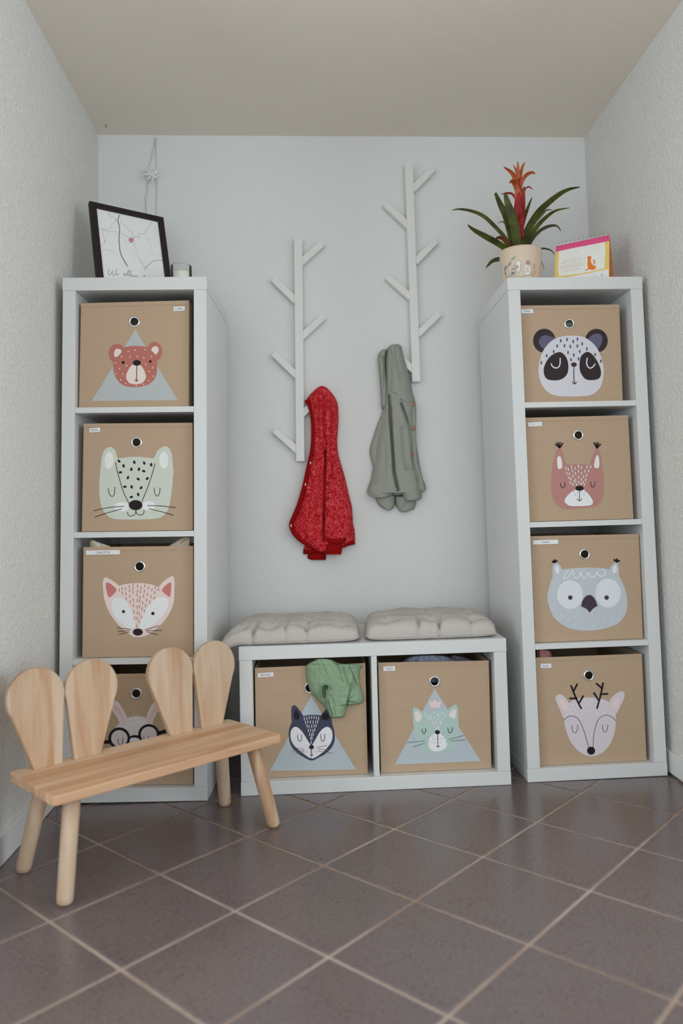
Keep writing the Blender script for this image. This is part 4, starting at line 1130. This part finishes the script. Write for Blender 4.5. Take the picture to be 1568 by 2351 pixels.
clump('cream_garment', 'cream cotton bundle at the left rim of the pink fox box', 'clothing', B_,
      [(1142, 318, 340), (1150, 310, 365), (1165, 307, 405), (1180, 306, 450), (1200, 306, 480), (1300, 310, 470), (1400, 330, 450)], -.366, .022, 'cream_cotton', [([(370, 1150), (400, 1200)], 12, .010)], 'cream clothes in the pink fox box')
clump('cream_garment', 'cream cotton bundle at the right rim of the pink fox box', 'clothing', B_,
      [(1114, 1085, 1128), (1130, 1040, 1132), (1155, 1000, 1132), (1180, 960, 1132), (1210, 930, 1132), (1300, 930, 1130), (1400, 960, 1128)], -.366, .022, 'cream_cotton', [([(1070, 1165), (1130, 1130)], 14, .014)], 'cream clothes in the pink fox box')
clump('pink_knit', 'pink ribbed knit peeking out of the pale deer box', 'clothing', E2,
      [(168, 440, 500), (180, 438, 548), (200, 438, 560), (225, 438, 566), (300, 438, 566), (360, 450, 560)], -.335, .045, 'pink_knit', [([(500, 170), (540, 230)], 12, .006)])

# ================================================================ seat cushions
def cushion(label, corners, ht, tufts, droop, seed, pinches=()):
    """corners: front-left, front-right, back-right, back-left on the bench (bench coordinates)"""
    t = thing('seat_cushion', label, 'cushion', MB @ Matrix.Translation((0, 0, W)), 'linen seat cushions on the low shelf')
    fl_, fr_, br_, bl_ = [Vector(c) for c in corners]
    n = 84
    top, bot = [], []
    for i in range(n + 1):
        for j in range(n + 1):
            u, v_ = i / n, j / n
            su, sv = 2 * u - 1, 2 * v_ - 1
            # edge scallops between the tufts
            e = 1 - .012 * abs(math.sin(math.pi * tufts[0] * u)) * 0
            p = (fl_ * (1 - u) + fr_ * u) * (1 - v_) + (bl_ * (1 - u) + br_ * u) * v_
            c = (fl_ + fr_ + br_ + bl_) / 4
            # rounded corners
            k = 1 - .05 * (abs(su) * abs(sv)) ** 6
            p = c + (p - c) * k
            prof = (max(0, 1 - su ** 6) * max(0, 1 - sv ** 6)) ** .38
            z = ht * prof
            dep = 0
            for a in range(tufts[0]):
                for b in range(tufts[1]):
                    tu, tv = (a + .5) / tufts[0], (b + .5) / tufts[1]
                    tu += .012 * math.sin(seed + a * 3 + b); tv += .012 * math.cos(seed * 2 + a + b * 5)
                    dx, dy = (u - tu) * 3.2, (v_ - tv) * 3.2
                    r = math.hypot(dx, dy)
                    dep = max(dep, math.exp(-(r / .16) ** 1.15))
                    # pull lines towards the front edge
                    if b == 0: dep = max(dep, .42 * math.exp(-(dx / .06) ** 2) * (1 if v_ < tv else 0) * (v_ / tv))
                    dep = max(dep, .34 * math.exp(-(dy / .045) ** 2) * math.exp(-(dx / .5) ** 2), .34 * math.exp(-(dx / .045) ** 2) * math.exp(-(dy / .5) ** 2))
            z *= 1 - .72 * dep
            pin = 0
            for pu, pw in pinches:
                pin = max(pin, pw * math.exp(-((u - pu - .05 * v_) / .013) ** 2) * max(0, 1 - v_ / .30))
            z *= 1 - .75 * pin
            p = p + Vector((0, .010 * pin * (1 if v_ < .02 else .3), 0))
            z += .004 * mnoise.noise(Vector((u * 7, v_ * 7, seed))) * prof
            zs = .012
            x = p.x
            dz = 0
            if x < .004: dz = -droop * min(1.5, ((.004 - x) / .06)) ** 1.4
            top.append((p.x, p.y, zs + z * .80 + dz))
            zb = zs - .011 * min(1.0, prof * 1.4)
            bot.append((p.x, p.y, max(.0008, zb) + dz if dz == 0 else zb + dz))
    m = n + 1
    N = m * m
    fs = []
    for i in range(n):
        for j in range(n):
            a = i * m + j
            fs.append((a, a + m, a + m + 1, a + 1)); fs.append((N + a, N + a + 1, N + a + m + 1, N + a + m))
    edge = [i * m for i in range(m)] + [n * m + j for j in range(1, m)] + [i * m + n for i in range(n - 1, -1, -1)] + [j for j in range(n - 1, 0, -1)]
    for a, b in zip(edge, edge[1:] + edge[:1]): fs.append((a, N + a, N + b, b))
    mesh('pad', top + bot, fs, 'cushion_linen', t, smooth=True)
    pts = [Vector((top[e][0], top[e][1], (top[e][2] + bot[e][2]) / 2)) for e in edge[::2]]
    c = sum(pts, Vector()) / len(pts)
    pts = [p + (Vector((p.x - c.x, p.y - c.y, 0))).normalized() * .0006 for p in pts]
    pts.append(pts[0])
    v, f = tube_geo(pts, .0016, 6, cap=False)
    mesh('seam_piping', v, f, 'cushion_linen', t, smooth=True)
def bench_xy(px, py, z=0.0):
    p = MB.inverted() @ on_z(px, py, W + .0006 + z)
    return (p.x, p.y, 0)
cushion('beige tufted seat cushion overhanging the left end of the low shelf', [(-.066, .012, 0), (.347, .012, 0), (.352, .372, 0), (-.030, .372, 0)], .060, (4, 4), .024, 1.3, ((.25, 1), (.47, .5), (.62, .7)))
cushion('beige tufted seat cushion at the right end of the low shelf', [(.360, .014, 0), (.752, .020, 0), (.754, .376, 0), (.385, .376, 0)], .064, (3, 3), 0, 4.1, ((.40, .7), (.555, 1), (.80, .4)))

# ================================================================ picture frame on the left tower
ZT_L = lambda x, y: (ML @ (Vector((0, 0, H)) + Vector((0, 0, 0)))).z
def tower_top(M, x, y):
    q = M.inverted() @ Vector((x, y, 1.47)); return (M @ Vector((q.x, q.y, H))).z + .0006
FW, FH, fth, fph = .240, .300, math.radians(32.636), math.radians(15.175)
fx, fy = -.4084, -.3268
fz = max(tower_top(ML, fx, fy), tower_top(ML, fx + FW * math.cos(fth), fy + FW * math.sin(fth)))
MF = Matrix.Translation((fx, fy, fz + .0045)) @ Matrix.Rotation(fth, 4, 'Z') @ Matrix.Rotation(-fph, 4, 'X')
pf = thing('picture_frame', 'black picture frame with a pale map print leaning on the left tower', 'picture frame', MF)
def frame_geo(w_, h_, b, d):
    vs, fs = [], []
    o = [(0, 0), (w_, 0), (w_, h_), (0, h_)]; i_ = [(b, b), (w_ - b, b), (w_ - b, h_ - b), (b, h_ - b)]
    for yy in (0, d):
        vs += [(x, yy, z) for x, z in o] + [(x, yy, z) for x, z in i_]
    for k in range(4):
        k2 = (k + 1) % 4
        fs += [(k, k2, 4 + k2, 4 + k), (8 + k, 12 + k, 12 + k2, 8 + k2), (k, 8 + k, 8 + k2, k2), (4 + k, 4 + k2, 12 + k2, 12 + k)]
    return vs, fs
v, f = frame_geo(FW, FH, .0205, .016)
mesh('frame', v, f, 'frame_black', pf, bevel=.001)
v, f = box_geo(.018, FW - .018, .0045, .014, .018, FH - .018)
mesh('backing', v, f, 'paper', pf)
fn = (MF.to_3x3() @ Vector((0, 1, 0))).normalized(); fp0 = MF @ Vector((0, .0045, 0))
pm = Print(180, 440, 5.2267, lambda px, py, off: on_plane(px, py, fp0 - fn * off, fn), step=.00006, base=.0002)
G1, G2, G3 = (190, 188, 194), (150, 140, 146), (84, 58, 62)
random.seed(3)
pm.line(G1, 2, *[[(x, y), (x + random.uniform(-45, 45), y + random.uniform(-40, 40))] for x, y in [(random.uniform(290, 940), random.uniform(390, 880)) for _ in range(110)] if 250 + (y - 300) * .09 < x < 965 + (y - 400) * .1], smooth=False)
pm.line(G1, 2, [(520, 540), (600, 720), (700, 880)], [(545, 520), (640, 700), (720, 790)], [(560, 470), (620, 560), (680, 680)], [(730, 540), (760, 700), (740, 760)], [(860, 560), (870, 680), (915, 830)], [(800, 560), (960, 560)], [(640, 420), (720, 370), (800, 400)], [(340, 520), (420, 700), (470, 740)], [(570, 450), (640, 500), (600, 560)], [(440, 860), (440, 770), (530, 700)], [(780, 840), (860, 740), (1000, 760)], [(900, 380), (930, 470), (980, 500)])
pm.line(G2, 3, [(246, 436), (290, 452), (350, 452), (385, 430), (400, 395), (445, 360), (450, 330)], [(295, 455), (350, 480), (430, 475), (500, 500), (600, 540)], [(500, 370), (560, 410), (620, 470), (665, 530), (668, 620), (685, 680), (710, 740), (730, 800), (815, 930)], [(670, 540), (735, 540), (720, 505), (790, 505), (820, 450), (860, 410), (885, 362)], [(362, 255), (380, 290), (440, 320)], [(290, 470), (300, 530), (320, 600), (270, 660)], [(280, 730), (330, 690), (430, 740)])
pm.line((112, 104, 110), 5, [(797, 928), (850, 870), (900, 832), (960, 823), (1030, 832)])
pm.line(G3, 8, [(495, 282), (474, 345), (495, 440), (487, 580), (505, 730), (545, 820), (587, 892)])
pm.ell((60, 50, 54), (318, 600, 5), (290, 452, 4), (513, 352, 4), (448, 338, 5))
pm.ring((168, 40, 44), 633, 576, 22, 29)
pm.poly((168, 40, 44), [(622, 603), (650, 603), (638, 615)])
pm.blob((168, 40, 44), [(617, 572), (626, 566), (634, 572), (643, 566), (650, 573), (640, 586), (633, 590), (624, 584)])
# handwritten words along the lower edge
pm.line((120, 118, 126), 4.5, [(372, 928), (360, 960), (366, 995), (382, 1000), (402, 965), (410, 950), (408, 985), (420, 1005), (440, 990), (458, 945), (462, 930)],
        [(470, 992), (464, 985), (458, 992), (464, 1001), (474, 994), (486, 990)],
        [(560, 985), (548, 980), (540, 994), (550, 1003), (562, 985), (562, 1000), (575, 1000), (600, 960), (606, 945), (598, 950), (590, 995), (600, 1008), (622, 970), (632, 950), (624, 953), (615, 1000), (624, 1012), (645, 1003), (652, 995), (642, 994), (640, 1010), (656, 1017), (675, 1008), (682, 1005), (680, 1020), (668, 1022)],
        [(688, 1018), (700, 1010), (706, 1020), (698, 1028), (716, 1024)],
        [(780, 1028), (795, 1008), (790, 1000), (784, 1025), (788, 1040)])
pm.build('map_print', pf, MF.inverted())
mesh('strut', *box_geo(FW / 2 - .02, FW / 2 + .02, .016, .019, .02, FH * .6), 'frame_black', pf)

# glass with candle
gx, gy = -.169, -.283
gz = tower_top(ML, gx, gy)
GH = on_y(416, 612, gy).z - gz
cg = thing('candle_glass', 'small clear glass with a pale candle beside the picture frame', 'candle', Matrix.Translation((gx, gy, gz + .0004)))
v, f = lathe_geo([(0, 0), (.029, 0), (.032, .003), (.0325, GH - .001), (.0318, GH), (.0306, GH - .001), (.0300, .006), (0, .005)], 40)
mesh('glass', v, f, 'clear_glass', cg, smooth=True)
v, f = lathe_geo([(0, .0056), (.0292, .0066), (.0296, GH - .022), (.028, GH - .020), (.003, GH - .021), (0, GH - .021)], 32)
mesh('wax', v, f, 'wax', cg, smooth=True)
v, f = tube_geo([(0, 0, GH - .022), (.001, 0, GH - .014), (.002, 0, GH - .010)], .0008, 6)
mesh('wick', v, f, 'dark_speck', cg)

# ================================================================ paper stars on a string
S2 = (300, 300, 11.1917)
def sp(x, y, dy=.004): return on_y(S2[0] + x / S2[1 + 1], S2[1] + y / S2[2], YW - dy)
o0 = sp(640, 205)
MS = Matrix.Translation((o0.x, YW, o0.z)); IS = MS.inverted()
gs = thing('star_garland', 'white paper stars on a thin twine loop above the picture frame', 'garland', MS)
v, f = tube_geo(catmull([IS @ sp(*p) for p in ((635, 200), (612, 300), (608, 430), (548, 540), (548, 680), (480, 840), (484, 1000), (470, 1100), (440, 1260), (430, 1480), (428, 1640), (395, 1660), (385, 1800), (398, 2050), (400, 2200), (420, 2500))], 5), .0011, 6)
mesh('twine', v, f, 'twine', gs, smooth=True)
v, f = tube_geo(catmull([IS @ sp(*p) for p in ((640, 200), (645, 320), (650, 700), (655, 1000), (665, 1300), (665, 1700), (655, 2100), (655, 2500))], 4), .0010, 6)
mesh('twine', v, f, 'twine', gs, smooth=True)
v, f = lathe_geo([(0, 0), (.003, 0), (.003, .006), (0, .006)], 10)
mesh('nail', [IS @ (sp(640, 200, .007) + Vector((p[0], p[2], p[1]))) for p in v], f, 'twine', gs)
def star(cx, cy, r, seed):
    c = IS @ sp(cx, cy, .024)
    vs, fs = [], []
    n = 22
    ga = math.pi * (3 - math.sqrt(5))
    for k in range(n):
        z = 1 - 2 * (k + .5) / n
        a = ga * k + seed
        d = Vector((math.sqrt(1 - z * z) * math.cos(a), z * .75, math.sqrt(1 - z * z) * math.sin(a))).normalized()
        t = d.orthogonal().normalized(); b = d.cross(t)
        i0 = len(vs)
        L = r * (.78 + .3 * ((k * 7) % 5) / 4)
        if d.y > .5: L *= .6
        for q in range(4):
            an = math.pi / 2 * q
            vs.append(c + d * r * .22 + (t * math.cos(an) + b * math.sin(an)) * r * .20)
        vs.append(c + d * L)
        fs += [(i0 + q, i0 + (q + 1) % 4, i0 + 4) for q in range(4)]
        fs.append((i0 + 3, i0 + 2, i0 + 1, i0))
    return mesh('paper_star', vs, fs, 'star_paper', gs)
star(560, 1110, .034, .4)
star(530, 2270, .034, 1.3)

# ================================================================ potted bromeliad on the right tower
PY = -.250
pcx = (on_y(1147, 590, PY).x + on_y(1243, 585, PY).x) / 2
PR = (on_y(1243, 585, PY).x - on_y(1147, 590, PY).x) / 2
pz = tower_top(MR, pcx, PY)
rimz = on_y(1195, 581, PY).z + .004
PH = rimz - pz
MP = Matrix.Translation((pcx, PY, pz + .0004)); IP = MP.inverted()
pp = thing('potted_bromeliad', 'bromeliad with orange-red flower in a cream pot painted with birds', 'plant', MP)
def prad(z):
    t = max(0, min(1, z / PH)); return PR * (.80 + .20 * t ** .7)
prof = [(0, 0), (prad(0) - .004, 0), (prad(0), .003)] + [(prad(PH * k / 10), PH * k / 10) for k in range(1, 10)] + [(PR - .0006, PH - .003), (PR - .003, PH), (PR - .006, PH - .002), (PR - .008, PH * .4), (0, PH * .35)]
v, f = lathe_geo(prof, 56)
pot = mesh('pot', v, f, 'pot_glaze', pp, smooth=True)
v, f = lathe_geo([(0, PH - .022), (PR * .5, PH - .019), (PR - .0072, PH - .024)], 32)
mesh('soil', v, f, 'soil', pp, smooth=True)
def on_pot(px, py, off):
    d = ray(px, py); o = CAM - Vector((pcx, PY, 0))
    r = PR
    for _ in range(4):
        rr = r + off
        a = d.x ** 2 + d.y ** 2; b = 2 * (o.x * d.x + o.y * d.y); c = o.x ** 2 + o.y ** 2 - rr * rr
        disc = max(0, b * b - 4 * a * c)
        t = (-b - math.sqrt(disc)) / (2 * a)
        p = CAM + d * t
        r = prad(p.z - pz)
    return p
pt = Print(1130, 560, 12.0615, on_pot, step=.00005, base=.0004)
BK, BL_, GRN = (92, 88, 88), (96, 128, 136), (120, 122, 92)
pt.blob((208, 208, 202), [(700, 460), (760, 465), (805, 520), (785, 560), (790, 640), (770, 720), (700, 830), (620, 910), (520, 900), (525, 800), (545, 700), (600, 620), (640, 560), (655, 490)])
pt.blob((208, 207, 200), [(945, 480), (1000, 465), (1050, 510), (1050, 570), (1080, 660), (1060, 770), (1010, 850), (930, 850), (880, 760), (862, 670), (900, 590), (930, 560)])
pt.blob((150, 134, 134), [(945, 480), (1000, 465), (1048, 505), (1045, 575), (990, 580), (935, 560)])
pt.blob((158, 140, 142), [(640, 580), (690, 620), (660, 680), (545, 725), (570, 650)])
pt.line(BK, 7, [(630, 560), (655, 490), (710, 460), (770, 470), (805, 520), (790, 560), (795, 650), (760, 760), (660, 880)], [(630, 570), (570, 660), (535, 740), (520, 850), (515, 900)], [(730, 590), (700, 640), (560, 720)], [(735, 650), (690, 690), (600, 730)], [(730, 720), (640, 760), (560, 790)], [(700, 770), (640, 820), (600, 880)],
        [(935, 560), (950, 485), (1000, 465), (1045, 500), (1050, 570)], [(905, 580), (868, 650), (868, 720), (905, 820)], [(1055, 575), (1080, 660), (1070, 740), (1045, 830)])
pt.line((70, 64, 66), 12, [(560, 760), (530, 880)], [(600, 770), (555, 890)], [(640, 830), (590, 890)], [(530, 800), (620, 800)], [(525, 845), (600, 850)])
pt.line(GRN, 10, [(420, 900), (500, 905), (640, 905), (760, 890), (880, 900), (960, 880), (1040, 860), (1100, 830), (1130, 900)], [(900, 860), (920, 880)], [(370, 960), (400, 920)])
pt.line((110, 118, 116), 5, [(680, 340), (590, 380), (500, 470), (430, 610), (430, 740), (470, 860), (500, 900)], [(400, 610), (350, 720), (370, 850), (420, 920)])
pt.blob(BL_, [(640, 350), (590, 370), (525, 440), (580, 420)], [(530, 495), (480, 540), (440, 610), (500, 570)], [(405, 605), (355, 630), (332, 720), (350, 745), (385, 670)], [(350, 750), (350, 830), (390, 890), (375, 800)])
pt.blob((214, 158, 132), [(1160, 545), (1190, 600), (1185, 660), (1160, 680), (1135, 640), (1138, 580)], [(1180, 745), (1205, 770), (1195, 820), (1155, 840), (1128, 810), (1140, 770)])
pt.line((150, 110, 92), 5, [(1160, 545), (1192, 610), (1180, 670), (1150, 672), (1133, 620), (1160, 545)], [(1165, 690), (1168, 750)], [(1130, 800), (1180, 745), (1207, 775), (1180, 835), (1130, 820)])
pt.build('bird_painting', pot, IP)
LC = (1020, 350, 3.2667)
def leaf(name, pts, w, mat, bend, tipw=.12, fold=.28, basew=.75):
    """strap leaf along a traced line; bend: how far the tip leans towards (-) or away from (+) the viewer"""
    q = catmull(pts, 5)
    n = len(q)
    P = []
    for i, c in enumerate(q):
        t = i / (n - 1)
        P.append(on_y(LC[0] + c.x / LC[2], LC[1] + c.y / LC[2], PY + bend * t ** 1.3))
    vs, fs = [], []
    wm = w / LC[2] / 2 * (2.36 / FPX)
    for i, p in enumerate(P):
        t = i / (n - 1)
        tg = (P[min(i + 1, n - 1)] - P[max(i - 1, 0)]).normalized()
        vw = (p - CAM).normalized()
        s_ = tg.cross(vw).normalized()
        nn = s_.cross(tg).normalized()
        k = wm * (basew + (1 - basew) * min(1, t / .3)) * (1 - (1 - tipw) * max(0, (t - .45) / .55) ** 1.7)
        for a, dd in ((-1, 0), (-.5, .6), (0, 1), (.5, .6), (1, 0)):
            vs.append(IP @ (p + s_ * k * a + nn * k * fold * dd))
    for i in range(n - 1):
        for j in range(4):
            a = i * 5 + j
            fs.append((a, a + 1, a + 6, a + 5))
    o = mesh(name, vs, fs, mat, pp, smooth=True)
    md = o.modifiers.new('solid', 'SOLIDIFY'); md.thickness = .0009
    return o
for pts, w_, m_, b_ in (
    ([(500, 770), (495, 720), (455, 640), (370, 545), (290, 475), (200, 438), (110, 425), (57, 434)], 30, 'leaf_green', -.03),
    ([(520, 780), (480, 735), (400, 680), (300, 625), (220, 580), (175, 542)], 46, 'leaf_green', -.06),
    ([(530, 780), (520, 730), (500, 600), (465, 480), (420, 390), (382, 303)], 62, 'leaf_green', .02),
    ([(550, 780), (545, 735), (535, 600), (508, 480), (478, 390), (456, 306)], 74, 'leaf_green', -.02),
    ([(575, 780), (590, 700), (625, 580), (690, 470), (760, 395), (860, 315), (940, 275), (1018, 260)], 50, 'leaf_green', .03),
    ([(590, 780), (600, 720), (640, 640), (700, 550), (770, 480), (840, 435), (940, 415)], 34, 'leaf_green', .01),
    ([(600, 780), (620, 730), (660, 650), (720, 585), (790, 552), (845, 552), (875, 590)], 27, 'leaf_dark', -.04),
    ([(565, 760), (570, 640), (590, 520), (625, 420), (658, 335)], 34, 'leaf_green', .05),
    ([(620, 780), (690, 737), (740, 720), (800, 735), (832, 772)], 14, 'leaf_dark', .03),
    ([(530, 790), (500, 735), (480, 690), (440, 645), (400, 640), (375, 660)], 36, 'leaf_brown', -.05),
    ([(520, 790), (470, 745), (448, 755), (432, 778)], 26, 'leaf_dark', .04),
    ([(590, 760), (660, 560), (730, 470), (770, 432), (812, 432)], 20, 'leaf_olive', .07),
    ([(540, 760), (500, 620), (470, 555), (440, 520), (395, 530)], 17, 'leaf_olive', .06)):
    leaf('leaf', pts, w_, m_, b_, tipw=.10 if w_ < 60 else .30)
leaf('leaf', [(470, 770), (430, 795), (360, 815), (312, 868)], 34, 'leaf_green', .06, basew=1)
leaf('leaf', [(728, 815), (740, 845), (750, 888)], 5, 'leaf_brown', .02, basew=1)
v, f = tube_geo(catmull([IP @ on_y(LC[0] + x / LC[2], LC[1] + y / LC[2], PY) for x, y in ((562, 780), (566, 640), (568, 500), (565, 400), (562, 300), (556, 200))], 4), .0055, 8)
mesh('flower_stalk', v, f, 'bract_red', pp, smooth=True)
for pts, w_, m_, b_ in (
    ([(568, 640), (562, 500), (552, 400), (562, 300)], 72, 'bract_red', -.012),
    ([(572, 620), (585, 470), (590, 330), (597, 262)], 42, 'bract_red', -.018),
    ([(562, 340), (542, 235), (512, 160), (445, 108)], 38, 'bract_orange', -.03),
    ([(568, 320), (576, 235), (612, 172), (660, 150), (682, 166)], 30, 'bract_orange', -.03),
    ([(560, 300), (556, 200), (553, 120), (550, 65)], 27, 'bract_salmon', .0),
    ([(565, 265), (570, 180), (586, 110), (606, 72)], 25, 'bract_orange', .02),
    ([(558, 220), (541, 140), (515, 95)], 19, 'bract_salmon', .02),
    ([(556, 330), (535, 245), (512, 215), (488, 230)], 40, 'bract_orange', -.04),
    ([(548, 380), (552, 310), (540, 240)], 52, 'bract_salmon', -.025),
    ([(538, 355), (510, 312), (470, 305), (425, 313)], 18, 'bract_red', .02),
    ([(585, 300), (620, 262), (645, 262), (665, 282)], 12, 'bract_red', .0),
    ([(575, 760), (560, 715), (540, 685)], 30, 'bract_orange', -.05)):
    leaf('bract', pts, w_, m_, b_, tipw=.12, basew=.8)
leaf('bract', [(588, 330), (594, 290), (600, 256)], 30, 'leaf_green', -.024)

# ================================================================ desk calendar
zt = 1.628
cl_, cr_ = on_z(1276, 564, zt), on_z(1399, 539, zt)
cdir = (cr_ - cl_); CWd = cdir.length; cdir.normalize()
cnr = Vector((cdir.y, -cdir.x, 0))     # towards the viewer
czb = tower_top(MR, (cl_.x + cr_.x) / 2, (cl_.y + cr_.y) / 2) + .0006
CHt = zt - czb
foot = .038
mid = (cl_ + cr_) / 2
MC = Matrix(((cdir.x, -cnr.x, 0, cl_.x), (cdir.y, -cnr.y, 0, cl_.y), (0, 0, 1, czb), (0, 0, 0, 1)))
IC = MC.inverted()
dc = thing('desk_calendar', 'spiral desk calendar with pink and yellow border and an orange cat drawing', 'calendar', MC)
def card(name, y_top, y_bot, t, mat):
    vs = []
    for yo in (0, t):
        vs += [(0, y_bot + yo, .0), (CWd, y_bot + yo, .0), (CWd, y_top + yo, CHt), (0, y_top + yo, CHt)]
    fs = [(0, 1, 2, 3), (7, 6, 5, 4), (0, 4, 5, 1), (1, 5, 6, 2), (2, 6, 7, 3), (3, 7, 4, 0)]
    return mesh(name, vs, fs, mat, dc)
MATS['pink_card'] = ink((190, 66, 112)); MATS['orange_card'] = ink((206, 130, 60))
card('page', 0, -foot, .0016, 'cream_card')
card('stand', .004, foot, .0018, 'orange_card')
card('stand_back', .0065, foot + .004, .0016, 'pink_card')
pn = (MC.to_3x3() @ Vector((0, -CHt, -foot))).normalized()   # outward normal of the page
pn = -pn if pn.dot(CAM - mid) < 0 else pn
pn = (MC.to_3x3() @ Vector((0, -CHt, foot)).normalized())
pp0 = MC @ Vector((0, 0, CHt))
pc = Print(1020, 350, 3.2667, lambda px, py, off: on_plane(px, py, pp0 + pn * off, pn), step=.00006, base=.0003)
pc.poly((222, 176, 96), [(834, 742), (1237, 660), (1232, 960), (825, 960)])
pc.poly((206, 206, 198), [(857, 740), (1000, 708), (1120, 685), (1204, 665), (1207, 740), (1203, 830), (1202, 868), (1120, 888), (1000, 912), (858, 928), (852, 850), (858, 800)])
pc.poly((203, 204, 203), [(880, 960), (900, 940), (1000, 922), (1120, 898), (1232, 874), (1232, 960)])
pc.poly((196, 74, 118), [(837, 703), (1238, 618), (1237, 664), (1120, 688), (980, 714), (835, 746)])
pc.line((190, 190, 184), 2.5, [(920, 760), (940, 740), (960, 755), (990, 735), (1010, 745)], [(1040, 730), (1060, 705), (1090, 720), (1120, 700), (1160, 710)], [(1050, 770), (1052, 890)], [(1080, 740), (1110, 750), (1150, 735), (1180, 710)], [(930, 775), (980, 765), (1020, 740)])
OC = (206, 112, 44)
pc.blob(OC, [(1072, 788), (1085, 778), (1097, 780), (1102, 792), (1098, 808), (1104, 830), (1118, 848), (1134, 852), (1135, 870), (1115, 880), (1090, 878), (1078, 862), (1072, 835), (1076, 812)])
pc.line(OC, 7, [(1080, 862), (1080, 874), (1068, 882), (1060, 880)])
pc.poly(OC, [(1072, 790), (1074, 778), (1082, 784)]); pc.poly(OC, [(1092, 782), (1099, 774), (1101, 788)])
pc.blob((212, 206, 190), [(1100, 812), (1110, 815), (1124, 832), (1122, 842), (1108, 836)])
pc.line(OC, 9, [(1122, 836), (1126, 816), (1120, 808)])
pc.ell((90, 60, 40), (1090, 792, 2), (1064, 772, 2.5))
pc.line((150, 148, 146), 3, [(1130, 920), (1134, 928)], [(1178, 912), (1176, 928)], [(1186, 910), (1184, 926), (1190, 918)], smooth=False)
pgo = pc.build('printed_page', dc, IC)
MATS['calendar_text'] = ink((186, 158, 142))
Cz = (1120, 500, 4.9)
for s_, (x, y), wpx in (('Alles, was Natur an', (945, 465), 185), ('Gutem schenken kann,', (945, 491), 220), ('schenke sie uns in Fülle', (942, 523), 232), ('Und dazu die Begabung', (940, 549), 232), ('all das zu genießen.', (938, 583), 190)):
    c = on_plane(Cz[0] + x / Cz[2], Cz[1] + y / Cz[2], pp0 + pn * .0014, pn)
    up = (MC.to_3x3() @ Vector((0, foot, CHt))).normalized()
    text_mesh('lettering', s_, lambda a, b, c=c, up=up: c + cdir * a + up * b, 0, 0, .0036, 'calendar_text', pgo, IC, fit=wpx / Cz[2] / (FPX / 2.31) / max(.2, cdir.x) * .96)
for k in range(13):
    x = CWd * (.04 + .92 * k / 12)
    pts = []
    for q in range(17):
        a = 2 * math.pi * q / 16
        pts.append(Vector((x + .0006 * math.sin(a), .003 + .0085 * math.sin(a), CHt + .002 + .0085 * math.cos(a))))
    v, f = tube_geo(pts, .00065, 6, cap=False)
    mesh('wire_ring', v, f, 'chrome', dc, smooth=True)
    v, f = lathe_geo([(0, 0), (.0019, 0), (.0019, .0008)], 10)
    mesh('ring_hole', [(p[0] + x, -.0009 - p[2] * 0 - .0012, CHt - .0055 + p[1]) for p in v], f, 'dark_speck', dc)

# ================================================================ small marks on the walls and ceiling
c = on_z(243, 288, ZC - .004)
v, f = tube_geo([(0, 0, .0038), (0, 0, -.004), (.0008, -.002, -.010)], [.0012, .0012, .0009], 8)
tag(mesh('ceiling_nail', [c + Vector(p) for p in v], f, 'dark_speck'), 'tiny dark nail in the ceiling above the left corner', 'nail')
